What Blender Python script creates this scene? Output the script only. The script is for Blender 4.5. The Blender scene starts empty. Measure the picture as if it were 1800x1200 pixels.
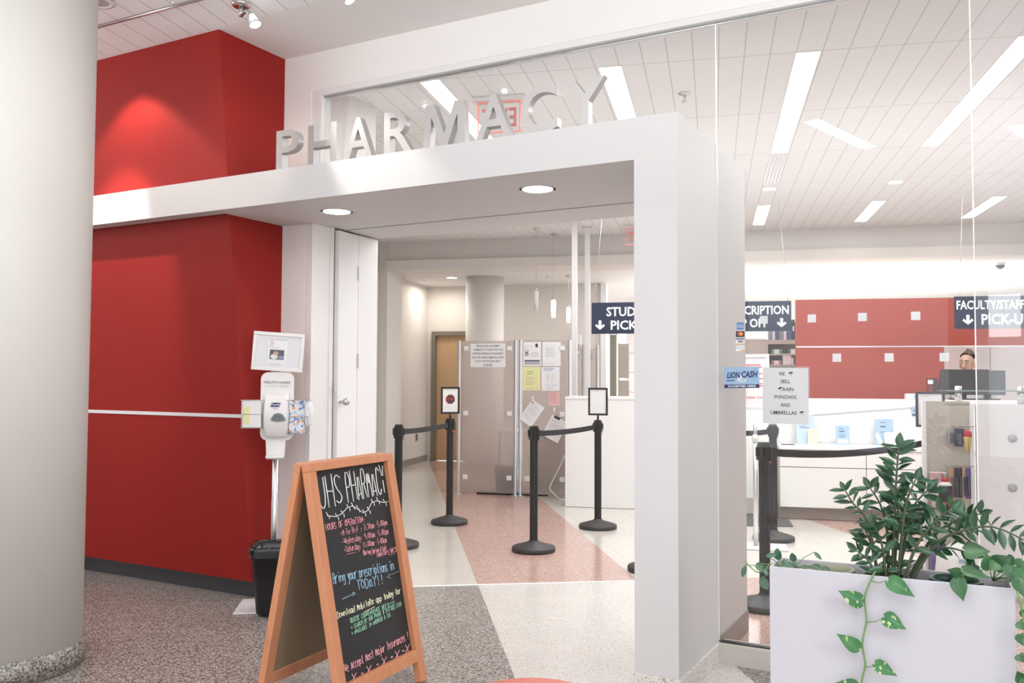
import bpy, bmesh, math, random
from mathutils import Vector, Matrix
random.seed(7)
PI = math.pi
SC = bpy.context.scene
COL = SC.collection
# ------------------------------------------------------------------ camera
FPX, YAW, PITCH, ROLL, H = 1550.9, math.radians(28.4517), math.radians(2.43828), math.radians(.25507), 1.4
YI, YP = math.radians(15.577), math.radians(35.894)      # heading of the shop fittings and of the floor strips
_f = Vector((-math.sin(YAW)*math.cos(PITCH), math.cos(YAW)*math.cos(PITCH), math.sin(PITCH)))
_r = Vector((math.cos(YAW), math.sin(YAW), 0)); _u = _r.cross(_f)
_r, _u = math.cos(ROLL)*_r + math.sin(ROLL)*_u, -math.sin(ROLL)*_r + math.cos(ROLL)*_u
CAM = Vector((0, 0, H))
cd = bpy.data.cameras.new('camera'); cam = bpy.data.objects.new('camera', cd); COL.objects.link(cam)
cd.sensor_width = 36; cd.lens = FPX/1800*36; cd.clip_start = .05; cd.clip_end = 100
m = Matrix((_r, _u, -_f)).transposed().to_4x4(); m.translation = CAM; cam.matrix_world = m
SC.camera = cam
# ------------------------------------------------------------------ world, lamps, exposure
SC.view_settings.view_transform = 'Standard'; SC.view_settings.look = 'None'
SC.view_settings.exposure = 0.0; SC.view_settings.gamma = 1.0
SC.view_settings.use_curve_mapping = False
w = bpy.data.worlds.new('world'); SC.world = w; w.use_nodes = True
w.node_tree.nodes['Background'].inputs[0].default_value = (.88, .94, 1, 1)
w.node_tree.nodes['Background'].inputs[1].default_value = 2.2
def rotz(a): return Matrix.Rotation(a, 4, 'Z')
MI, MP = rotz(YI), rotz(YP)
def area(name, loc, sx, sy, power, col=(1, 1, 1), rot=(0, 0, 0), spread=PI):
    l = bpy.data.lights.new(name, 'AREA'); l.shape = 'RECTANGLE'; l.size = sx; l.size_y = sy
    l.energy = power; l.color = col; l.spread = spread
    o = bpy.data.objects.new(name, l); COL.objects.link(o); o.location = loc; o.rotation_euler = rot; return o
def spot(name, loc, target, power, ang, blend=.5, col=(1, .86, .72), size=.03):
    l = bpy.data.lights.new(name, 'SPOT'); l.energy = power; l.spot_size = math.radians(ang); l.spot_blend = blend
    l.color = col; l.shadow_soft_size = size
    o = bpy.data.objects.new(name, l); COL.objects.link(o); o.location = loc
    o.rotation_euler = (Vector(target)-Vector(loc)).to_track_quat('-Z', 'Y').to_euler(); return o
def UV(u, v, z=0): return MI @ Vector((u, v, z))
WARM = (.96, .985, 1); COOL = (.95, .98, 1)
def aim(loc, tgt): return (V_(tgt)-V_(loc)).to_track_quat('-Z', 'Y').to_euler()
V_ = Vector
# hall outside the shop: ceiling fittings, added fill from below and from the right and daylight from the windows behind the camera
area('hall_ceiling_lamp', (-1.6, .6, 3.45), 5.5, 3.0, 22, WARM)
area('hall_ceiling_lamp', (-4.5, -3.4, 3.40), 6, 2.5, 8, WARM, aim((-4.5, -3.4, 3.4), (-4.5, 3.5, 1.2)))
area('hall_ceiling_lamp', (4.2, .8, 3.40), 1.2, 1.4, 125, COOL, aim((4.2, .8, 3.4), (-1.2, 4, 1.0)))
area('hall_upward_fill', (-2.4, -1.7, 2.0), 10, 3, 90, WARM, (PI, 0, 0))  # this and the next two: added upward fill, lifts the ceiling, no fitting
area('hall_upward_fill', (-.6, .7, 2.25), 4.6, 1.5, 135, WARM, (PI, 0, 0))
area('hall_upward_fill', (-7.1, .9, 2.25), 3, 2, 120, WARM, (PI, 0, 0))
area('hall_side_fill', (6.3, .2, 1.7), 6, 2.6, 105, COOL, (PI/2, 0, PI/2))  # fill added from the right for the pillar side, no window there
area('hall_clerestory_lamp', (.20, -5.9, 2.36), .41, .62, 7, (.95, .98, 1), (PI/2, 0, 0))
area('hall_clerestory_lamp', (.95, -5.9, 2.36), .95, .62, 15, (.95, .98, 1), (PI/2, 0, 0))
area('hall_window_lamp', (-5.8, -5.95, 1.75), 10.4, 2.9, 18, (.93, .97, 1), (PI/2, 0, 0))
area('hall_window_lamp', (3.2, -5.95, 1.75), 6.3, 2.9, 18, (.93, .97, 1), (PI/2, 0, 0))
# shop ceiling, along the rows of troffers, with fill added from below
for (u, v, pw) in ((-.6, 7.2, 45), (1.9, 7.2, 50), (-1.0, 9.2, 30), (1.8, 9.6, 24), (4, 8.2, 34), (1.2, 5.45, 16)):  # last entry added near the glass to brighten the pegboard display
    o = area('shop_ceiling_lamp', UV(u, v, 3.33), 1.6, 2.0, pw, COOL, (0, 0, YI))
area('shop_upward_fill', UV(1.3, 8.2, 1.95), 6.5, 4.6, 34, COOL, (PI, 0, YI))  # upward fill added to brighten the tile ceiling, no fitting
area('back_ceiling_lamp', UV(1.6, 14.8, 2.9), 5, 3.6, 170, (1, 1, 1), (0, 0, YI))
area('back_upward_fill', UV(1.9, 14.8, 2.42), 5, 3.6, 160, (1, 1, 1), (PI, 0, YI))  # added below the low back ceiling to brighten it
area('rear_wall_fill', UV(-2.2, 13.3, 2.93), 1.2, .8, 5, (1, .96, .9), (0, 0, YI))  # fill added to brighten the rear wall
area('corridor_fill', UV(-4.42, 13.9, 2.93), .4, .4, 9, (1, .93, .82), (0, 0, YI))  # extra wash added for the corridor, besides its downlight
# ------------------------------------------------------------------ pixel rays (photo taken as 1800 x 1200)
def ray(x, y): return _f + _r*((x-900)/FPX) - _u*((y-600)/FPX)
def hitp(x, y, n, d):
    q = ray(x, y); return CAM + q*((d-n.dot(CAM))/n.dot(q))
NI = Vector((-math.sin(YI), math.cos(YI), 0)); TI = Vector((math.cos(YI), math.sin(YI), 0))
def PZ(x, y, z=0): return hitp(x, y, Vector((0, 0, 1)), z)
def PY(x, y, Y): return hitp(x, y, Vector((0, 1, 0)), Y)
def PX(x, y, X): return hitp(x, y, Vector((1, 0, 0)), X)
def PV(x, y, v): return hitp(x, y, NI, v)
def uv(p): return (p.dot(TI), p.dot(NI), p.z)
# ------------------------------------------------------------------ materials
MATS = {}
def mat(name, col, rough=.5, metal=0, noise=0, scale=40, bump=0, emit=0, coat=0, spec=.5, sheen=0):
    if name in MATS: return MATS[name]
    m = bpy.data.materials.new(name); m.use_nodes = True; nt = m.node_tree; b = nt.nodes['Principled BSDF']
    b.inputs['Base Color'].default_value = (*col, 1); b.inputs['Roughness'].default_value = rough
    b.inputs['Metallic'].default_value = metal; b.inputs['Specular IOR Level'].default_value = spec
    b.inputs['Coat Weight'].default_value = coat
    if emit:
        b.inputs['Emission Color'].default_value = (*col, 1); b.inputs['Emission Strength'].default_value = emit
    tc = nt.nodes.new('ShaderNodeTexCoord'); n = nt.nodes.new('ShaderNodeTexNoise')
    n.inputs['Scale'].default_value = scale; n.inputs['Detail'].default_value = 4
    nt.links.new(tc.outputs['Object'], n.inputs['Vector'])
    if noise:
        mx = nt.nodes.new('ShaderNodeMix'); mx.data_type = 'RGBA'
        mx.inputs['A'].default_value = (*[c*(1-noise) for c in col], 1)
        mx.inputs['B'].default_value = (*[min(1, c*(1+noise)) for c in col], 1)
        nt.links.new(n.outputs['Fac'], mx.inputs['Factor']); nt.links.new(mx.outputs['Result'], b.inputs['Base Color'])
    if bump:
        bp = nt.nodes.new('ShaderNodeBump'); bp.inputs['Strength'].default_value = bump; bp.inputs['Distance'].default_value = .002
        nt.links.new(n.outputs['Fac'], bp.inputs['Height']); nt.links.new(bp.outputs['Normal'], b.inputs['Normal'])
    MATS[name] = m; return m
def rot_coords(nt, ang, off=(0, 0, 0)):
    tc = nt.nodes.new('ShaderNodeTexCoord'); mp = nt.nodes.new('ShaderNodeMapping'); mp.vector_type = 'POINT'
    mp.inputs['Rotation'].default_value = (0, 0, -ang); mp.inputs['Location'].default_value = off
    gm = nt.nodes.new('ShaderNodeNewGeometry')
    nt.links.new(gm.outputs['Position'], mp.inputs['Vector']); return mp
def mnode(nt, op, a, b=None, c=None):
    n = nt.nodes.new('ShaderNodeMath'); n.operation = op
    for i, x in enumerate((a, b, c)):
        if x is None: continue
        if isinstance(x, (int, float)): n.inputs[i].default_value = x
        else: nt.links.new(x, n.inputs[i])
    return n.outputs[0]
def gridmask(nt, mp, pu, ou, wu, pv, ov, wv):
    sp = nt.nodes.new('ShaderNodeSeparateXYZ'); nt.links.new(mp.outputs[0], sp.inputs[0])
    def ln(s, p, o, wd):
        t = mnode(nt, 'FRACT', mnode(nt, 'DIVIDE', mnode(nt, 'SUBTRACT', s, o-wd/2), p))
        return mnode(nt, 'LESS_THAN', t, wd/p)
    return mnode(nt, 'MAXIMUM', ln(sp.outputs[0], pu, ou, wu), ln(sp.outputs[1], pv, ov, wv))
def tile_ceiling(name, col, line, off_u=.497, off_v=5.5):
    m = bpy.data.materials.new(name); m.use_nodes = True; nt = m.node_tree; b = nt.nodes['Principled BSDF']
    b.inputs['Roughness'].default_value = .9
    mp = rot_coords(nt, YI); g = gridmask(nt, mp, .1524, off_u, .007, 1.2192, off_v, .009)
    n = nt.nodes.new('ShaderNodeTexNoise'); n.inputs['Scale'].default_value = 160
    nt.links.new(mp.outputs[0], n.inputs['Vector'])
    mx = nt.nodes.new('ShaderNodeMix'); mx.data_type = 'RGBA'
    mx.inputs['A'].default_value = (*col, 1); mx.inputs['B'].default_value = (*line, 1)
    nt.links.new(g, mx.inputs['Factor']); nt.links.new(mx.outputs['Result'], b.inputs['Base Color'])
    bp = nt.nodes.new('ShaderNodeBump'); bp.inputs['Strength'].default_value = .25; bp.inputs['Distance'].default_value = .002
    nt.links.new(mnode(nt, 'SUBTRACT', n.outputs['Fac'], g), bp.inputs['Height']); nt.links.new(bp.outputs['Normal'], b.inputs['Normal'])
    MATS[name] = m; return m
def terrazzo(name, base, chips, rough=.3, scale=170, joint=None, amt=.5):
    m = bpy.data.materials.new(name); m.use_nodes = True; nt = m.node_tree; b = nt.nodes['Principled BSDF']
    b.inputs['Roughness'].default_value = rough; b.inputs['Specular IOR Level'].default_value = .5
    mp = rot_coords(nt, YP)
    v = nt.nodes.new('ShaderNodeTexVoronoi'); v.inputs['Scale'].default_value = scale
    nt.links.new(mp.outputs[0], v.inputs['Vector'])
    sp = nt.nodes.new('ShaderNodeSeparateColor'); nt.links.new(v.outputs['Color'], sp.inputs[0])
    cr = nt.nodes.new('ShaderNodeValToRGB'); cr.color_ramp.interpolation = 'CONSTANT'
    els = cr.color_ramp.elements; k = len(chips)
    els[0].position = 0; els[0].color = (*base, 1)
    els[1].position = 1-amt; els[1].color = (*chips[0], 1)
    for i in range(1, k):
        e = els.new(1-amt+amt*i/k); e.color = (*chips[i], 1)
    nt.links.new(sp.outputs[0], cr.inputs[0]); out = cr.outputs[0]
    n = nt.nodes.new('ShaderNodeTexNoise'); n.inputs['Scale'].default_value = 2.2; n.inputs['Detail'].default_value = 3
    nt.links.new(mp.outputs[0], n.inputs['Vector'])
    mr = nt.nodes.new('ShaderNodeMapRange'); mr.inputs[3].default_value = .92; mr.inputs[4].default_value = 1.07
    nt.links.new(n.outputs['Fac'], mr.inputs[0])
    fac = mr.outputs[0]
    if joint:
        g = gridmask(nt, mp, .61, .565, .006, .61, 6.04, .006)
        fac = mnode(nt, 'MULTIPLY', fac, mnode(nt, 'SUBTRACT', 1.0, mnode(nt, 'MULTIPLY', g, joint)))
    ml = nt.nodes.new('ShaderNodeMix'); ml.data_type = 'RGBA'; ml.blend_type = 'MULTIPLY'; ml.inputs['Factor'].default_value = 1
    cb = nt.nodes.new('ShaderNodeCombineColor')
    for i in range(3): nt.links.new(fac, cb.inputs[i])
    nt.links.new(out, ml.inputs['A']); nt.links.new(cb.outputs[0], ml.inputs['B'])
    nt.links.new(ml.outputs['Result'], b.inputs['Base Color'])
    MATS[name] = m; return m
def wood(name, a, b_, rough=.45, axis=2, scale=9):
    m = bpy.data.materials.new(name); m.use_nodes = True; nt = m.node_tree; b = nt.nodes['Principled BSDF']
    b.inputs['Roughness'].default_value = rough
    tc = nt.nodes.new('ShaderNodeTexCoord'); mp = nt.nodes.new('ShaderNodeMapping')
    s = [scale*3]*3; s[axis] = scale*.35; mp.inputs['Scale'].default_value = s
    nt.links.new(tc.outputs['Object'], mp.inputs['Vector'])
    n = nt.nodes.new('ShaderNodeTexNoise'); n.inputs['Scale'].default_value = 1.6; n.inputs['Detail'].default_value = 6; n.inputs['Distortion'].default_value = .6
    nt.links.new(mp.outputs[0], n.inputs['Vector'])
    mx = nt.nodes.new('ShaderNodeMix'); mx.data_type = 'RGBA'; mx.inputs['A'].default_value = (*a, 1); mx.inputs['B'].default_value = (*b_, 1)
    nt.links.new(n.outputs['Fac'], mx.inputs['Factor']); nt.links.new(mx.outputs['Result'], b.inputs['Base Color'])
    MATS[name] = m; return m
def leafmat(name, a, b_, var=None, rough=.32):
    m = bpy.data.materials.new(name); m.use_nodes = True; nt = m.node_tree; b = nt.nodes['Principled BSDF']
    b.inputs['Roughness'].default_value = rough; b.inputs['Coat Weight'].default_value = .25
    tc = nt.nodes.new('ShaderNodeTexCoord'); n = nt.nodes.new('ShaderNodeTexNoise'); n.inputs['Scale'].default_value = 18
    nt.links.new(tc.outputs['Object'], n.inputs['Vector'])
    cr = nt.nodes.new('ShaderNodeValToRGB'); e = cr.color_ramp.elements
    e[0].position = .3; e[0].color = (*a, 1); e[1].position = .65; e[1].color = (*b_, 1)
    nt.links.new(n.outputs['Fac'], cr.inputs[0]); out = cr.outputs[0]
    if var:
        n2 = nt.nodes.new('ShaderNodeTexNoise'); n2.inputs['Scale'].default_value = 75; n2.inputs['Detail'].default_value = 3
        mp = nt.nodes.new('ShaderNodeMapping'); mp.inputs['Scale'].default_value = (1, 1, .45); mp.inputs['Rotation'].default_value = (0, .6, 0)
        nt.links.new(tc.outputs['Object'], mp.inputs['Vector']); nt.links.new(mp.outputs[0], n2.inputs['Vector'])
        mx = nt.nodes.new('ShaderNodeMix'); mx.data_type = 'RGBA'; mx.inputs['B'].default_value = (*var, 1)
        nt.links.new(mnode(nt, 'GREATER_THAN', n2.outputs['Fac'], .62), mx.inputs['Factor'])
        nt.links.new(out, mx.inputs['A']); out = mx.outputs['Result']
    nt.links.new(out, b.inputs['Base Color'])
    MATS[name] = m; return m
def glassmat(name, tint=(1, 1, 1), refl=1.0, haze=0.0, ior=1.45, hazecol=(.9, .92, .95)):
    m = bpy.data.materials.new(name); m.use_nodes = True; nt = m.node_tree; nt.nodes.remove(nt.nodes['Principled BSDF'])
    out = nt.nodes['Material Output']; tr = nt.nodes.new('ShaderNodeBsdfTransparent'); tr.inputs[0].default_value = (*tint, 1)
    gl = nt.nodes.new('ShaderNodeBsdfGlossy'); gl.inputs['Roughness'].default_value = 0.0
    fr = nt.nodes.new('ShaderNodeFresnel'); fr.inputs[0].default_value = ior
    mx = nt.nodes.new('ShaderNodeMixShader'); nt.links.new(mnode(nt, 'MULTIPLY', fr.outputs[0], refl), mx.inputs[0])
    src = tr.outputs[0]
    if haze:
        df = nt.nodes.new('ShaderNodeBsdfTranslucent'); df.inputs[0].default_value = (*hazecol, 1)
        d2 = nt.nodes.new('ShaderNodeBsdfDiffuse'); d2.inputs[0].default_value = (*hazecol, 1)
        m1 = nt.nodes.new('ShaderNodeMixShader'); m1.inputs[0].default_value = .5
        nt.links.new(df.outputs[0], m1.inputs[1]); nt.links.new(d2.outputs[0], m1.inputs[2])
        m2 = nt.nodes.new('ShaderNodeMixShader'); m2.inputs[0].default_value = haze
        nt.links.new(tr.outputs[0], m2.inputs[1]); nt.links.new(m1.outputs[0], m2.inputs[2]); src = m2.outputs[0]
    nt.links.new(src, mx.inputs[1]); nt.links.new(gl.outputs[0], mx.inputs[2]); nt.links.new(mx.outputs[0], out.inputs[0])
    MATS[name] = m; return m
def papermat(name, col):
    m = bpy.data.materials.new(name); m.use_nodes = True; nt = m.node_tree; nt.nodes.remove(nt.nodes['Principled BSDF']); out = nt.nodes['Material Output']
    a = nt.nodes.new('ShaderNodeBsdfTranslucent'); b = nt.nodes.new('ShaderNodeBsdfDiffuse'); c = nt.nodes.new('ShaderNodeMixShader'); c.inputs[0].default_value = .40
    n = nt.nodes.new('ShaderNodeTexNoise'); n.inputs['Scale'].default_value = 30; mx = nt.nodes.new('ShaderNodeMix'); mx.data_type = 'RGBA'
    mx.inputs['A'].default_value = (*[q*.97 for q in col], 1); mx.inputs['B'].default_value = (*col, 1); nt.links.new(n.outputs['Fac'], mx.inputs['Factor'])
    for k in (a, b): nt.links.new(mx.outputs['Result'], k.inputs[0])
    nt.links.new(a.outputs[0], c.inputs[1]); nt.links.new(b.outputs[0], c.inputs[2]); nt.links.new(c.outputs[0], out.inputs[0])
    MATS[name] = m; return m
def frosted(name, col, see=.45):
    m = bpy.data.materials.new(name); m.use_nodes = True; nt = m.node_tree; nt.nodes.remove(nt.nodes['Principled BSDF'])
    out = nt.nodes['Material Output']
    rf = nt.nodes.new('ShaderNodeBsdfRefraction'); rf.inputs['IOR'].default_value = 1.02; rf.inputs['Roughness'].default_value = .25
    rf.inputs['Color'].default_value = (.95, .93, .92, 1)
    tl = nt.nodes.new('ShaderNodeBsdfTranslucent'); tl.inputs[0].default_value = (*col, 1)
    df = nt.nodes.new('ShaderNodeBsdfDiffuse'); df.inputs[0].default_value = (*col, 1)
    gl = nt.nodes.new('ShaderNodeBsdfGlossy'); gl.inputs['Roughness'].default_value = .3
    a = nt.nodes.new('ShaderNodeMixShader'); a.inputs[0].default_value = .45
    nt.links.new(tl.outputs[0], a.inputs[1]); nt.links.new(df.outputs[0], a.inputs[2])
    b = nt.nodes.new('ShaderNodeMixShader'); b.inputs[0].default_value = see
    nt.links.new(a.outputs[0], b.inputs[1]); nt.links.new(rf.outputs[0], b.inputs[2])
    c = nt.nodes.new('ShaderNodeMixShader'); c.inputs[0].default_value = .04
    nt.links.new(b.outputs[0], c.inputs[1]); nt.links.new(gl.outputs[0], c.inputs[2]); nt.links.new(c.outputs[0], out.inputs[0])
    MATS[name] = m; return m
WHITE = mat('white_paint', (.80, .79, .78), .5, noise=.015, scale=6)
COLM = mat('column_paint', (.66, .625, .59), .55, noise=.015, scale=5)
PORT = mat('portal_white_paint', (.63, .61, .605), .55, noise=.015, scale=5)
WALLP = mat('beige_wall_paint', (.86, .825, .80), .6, noise=.02, scale=5, bump=.05)
SHOPW = mat('shop_wall_paint', (.77, .735, .70), .6, noise=.02, scale=5)
DRYC = mat('ceiling_paint', (.82, .79, .77), .7, noise=.015, scale=4)
REDW = mat('red_wall_paint', (.29, .017, .013), .5, spec=.18, noise=.06, scale=2.5, bump=.04)
REDP = mat('coral_red_laminate', (.42, .055, .032), .45, noise=.04, scale=4)
TILE_OUT = tile_ceiling('hall_ceiling_tile', (.86, .85, .85), (.52, .49, .48))
TILE_IN = tile_ceiling('shop_ceiling_tile', (.88, .88, .885), (.64, .62, .61))
T_GREY = terrazzo('grey_terrazzo', (.20, .172, .152), [(.40, .36, .33), (.09, .078, .07), (.30, .26, .235), (.50, .47, .44)], .3, 150, amt=.75)
T_WHITE = terrazzo('white_terrazzo', (.67, .635, .60), [(.50, .43, .37), (.75, .725, .69), (.60, .56, .51)], .25, 190, amt=.35)
T_CREAM = terrazzo('cream_terrazzo', (.64, .60, .545), [(.58, .54, .48), (.70, .66, .60)], .16, 200, joint=.22, amt=.5)
T_PINK = terrazzo('pink_terrazzo', (.52, .315, .265), [(.60, .42, .36), (.42, .23, .19), (.66, .52, .46)], .16, 150, joint=.2, amt=.6)
T_BASE = terrazzo('terrazzo_base_stone', (.22, .20, .17), [(.09, .08, .07), (.30, .28, .25), (.42, .40, .36)], .35, 130, amt=.6)
T_CURB = terrazzo('pale_terrazzo_base', (.70, .66, .62), [(.42, .36, .32), (.78, .75, .72)], .35, 150, amt=.3)
PALEM = mat('pale_metal_strip', (.80, .80, .82), .3, .2, noise=.02, scale=50)
BLACKST = mat('black_stone_base', (.045, .045, .05), .12, noise=.2, scale=30)
SATIN = mat('satin_aluminium', (.50, .50, .52), .42, .6, noise=.04, scale=80)
ALU = mat('brushed_aluminium', (.72, .73, .74), .32, 1, noise=.04, scale=80)
STEEL = mat('steel', (.62, .61, .60), .25, 1, noise=.05, scale=60)
LETTER = mat('silver_letter_face', (.50, .475, .47), .36, .6, noise=.03, scale=60)
BLK = mat('black_plastic', (.022, .021, .022), .38, noise=.1, scale=60)
BLKM = mat('black_cast_base', (.045, .042, .041), .5, noise=.15, scale=120, bump=.2)
BELT = mat('black_webbing', (.028, .027, .03), .8, noise=.15, scale=300, bump=.2)
REDDOT = mat('red_plastic', (.7, .05, .03), .4)
WOODO = wood('orange_wood', (.66, .29, .15), (.50, .19, .09))
WOODD = wood('maple_door_veneer', (.62, .42, .24), (.54, .35, .19), .4, 2, 5)
CHALKB = mat('chalkboard_black', (.022, .021, .022), .7, noise=.25, scale=25)
HARDB = mat('brown_hardboard', (.24, .165, .10), .75, noise=.08, scale=90)
CH_W = mat('white_chalk', (.85, .84, .82), .9); CH_P = mat('pink_chalk', (.82, .36, .40), .9)
CH_B = mat('blue_chalk', (.33, .52, .66), .9); CH_Y = mat('cream_chalk', (.84, .80, .58), .9); CH_G = mat('green_chalk', (.38, .70, .50), .9)
PAPER = mat('white_paper', (.82, .81, .82), .7, noise=.01, scale=10)
PAPERY = mat('yellow_paper', (.80, .78, .42), .7); PAPERP = mat('pink_paper', (.80, .50, .48), .7)
INK = mat('dark_ink', (.05, .045, .055), .7); INKG = mat('grey_ink', (.42, .41, .44), .7); INKR = mat('red_ink', (.72, .10, .07), .7)
INKB = mat('navy_ink', (.02, .03, .14), .6)
NAVY = mat('navy_sign_board', (.020, .028, .056), .7, noise=.05, scale=40)
SIGNW = mat('white_vinyl', (.86, .86, .87), .5)
PLW = mat('white_plastic', (.80, .775, .765), .32, noise=.01, scale=30)
PLG = mat('grey_plastic', (.42, .42, .43), .4)
CLEAR = glassmat('clear_acrylic', (.97, .98, .98), 1.0, .06)
GLASS = glassmat('storefront_glass', (.99, .995, .99), 0.65, 0.005)  # faint haze painted in for glare veiling the glass
GLASSR = glassmat('storefront_glass_glare_haze', (.985, .99, .99), 1.05, 0.045)  # same glass, stronger painted haze for reflected window glare
GEDGE = mat('glass_edge', (.88, .92, .92), .15, noise=.02, scale=20)
GASKET = mat('grey_gasket', (.30, .31, .30), .5)
FROST = frosted('frosted_acrylic', (.66, .59, .56), .58)
LAM = mat('white_laminate', (.84, .82, .80), .35, noise=.01, scale=10)
GREIGE = mat('greige_laminate', (.52, .46, .41), .5, noise=.03, scale=12)
TOE = mat('taupe_vinyl_base', (.30, .26, .23), .5, noise=.05, scale=20)
DOORFR = mat('olive_grey_door_frame', (.20, .185, .145), .45, noise=.03, scale=15)
MATG = mat('charcoal_mat', (.11, .11, .115), .9, noise=.3, scale=200, bump=.3)
LEAFD = leafmat('dark_leaf', (.014, .058, .024), (.034, .10, .044), None, .24)
LEAFP = leafmat('pothos_leaf', (.022, .12, .035), (.05, .20, .06), (.46, .56, .26))
LEAFS = leafmat('satin_leaf', (.08, .17, .10), (.16, .28, .17))
STEM = mat('brown_green_stem', (.06, .085, .04), .5, noise=.2, scale=40)
VINE = mat('green_vine', (.17, .30, .10), .45, noise=.15, scale=40)
PLANTERM = mat('planter_lilac_white', (.55, .528, .575), .42, noise=.01, scale=8)
SOIL = mat('dark_soil', (.02, .015, .012), .95, noise=.5, scale=90, bump=.8)
LAMP_C = mat('troffer_diffuser', (1, 1, 1), .5, emit=9)
LAMP_W = mat('downlight_diffuser', (1, .96, .92), .5, emit=14)
LAMP_S = mat('halogen_bulb', (1, .97, .95), .5, emit=60)
LAMP_D = mat('pendant_glass_lit', (1, .97, .94), .4, emit=7)
MILK = mat('milk_glass', (.88, .87, .86), .3)
SKIN = mat('skin', (.62, .38, .28), .5, noise=.05, scale=40); HAIR = mat('brown_hair', (.11, .062, .035), .55, noise=.35, scale=60)
EXITR = mat('exit_red', (.9, .22, .19), .4, emit=.35)
THIN = papermat('thin_paper', (.96, .955, .97))
BLUEB = mat('light_blue_board', (.36, .50, .64), .6); CREAMC = mat('cream_card', (.80, .70, .50), .6)
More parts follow.
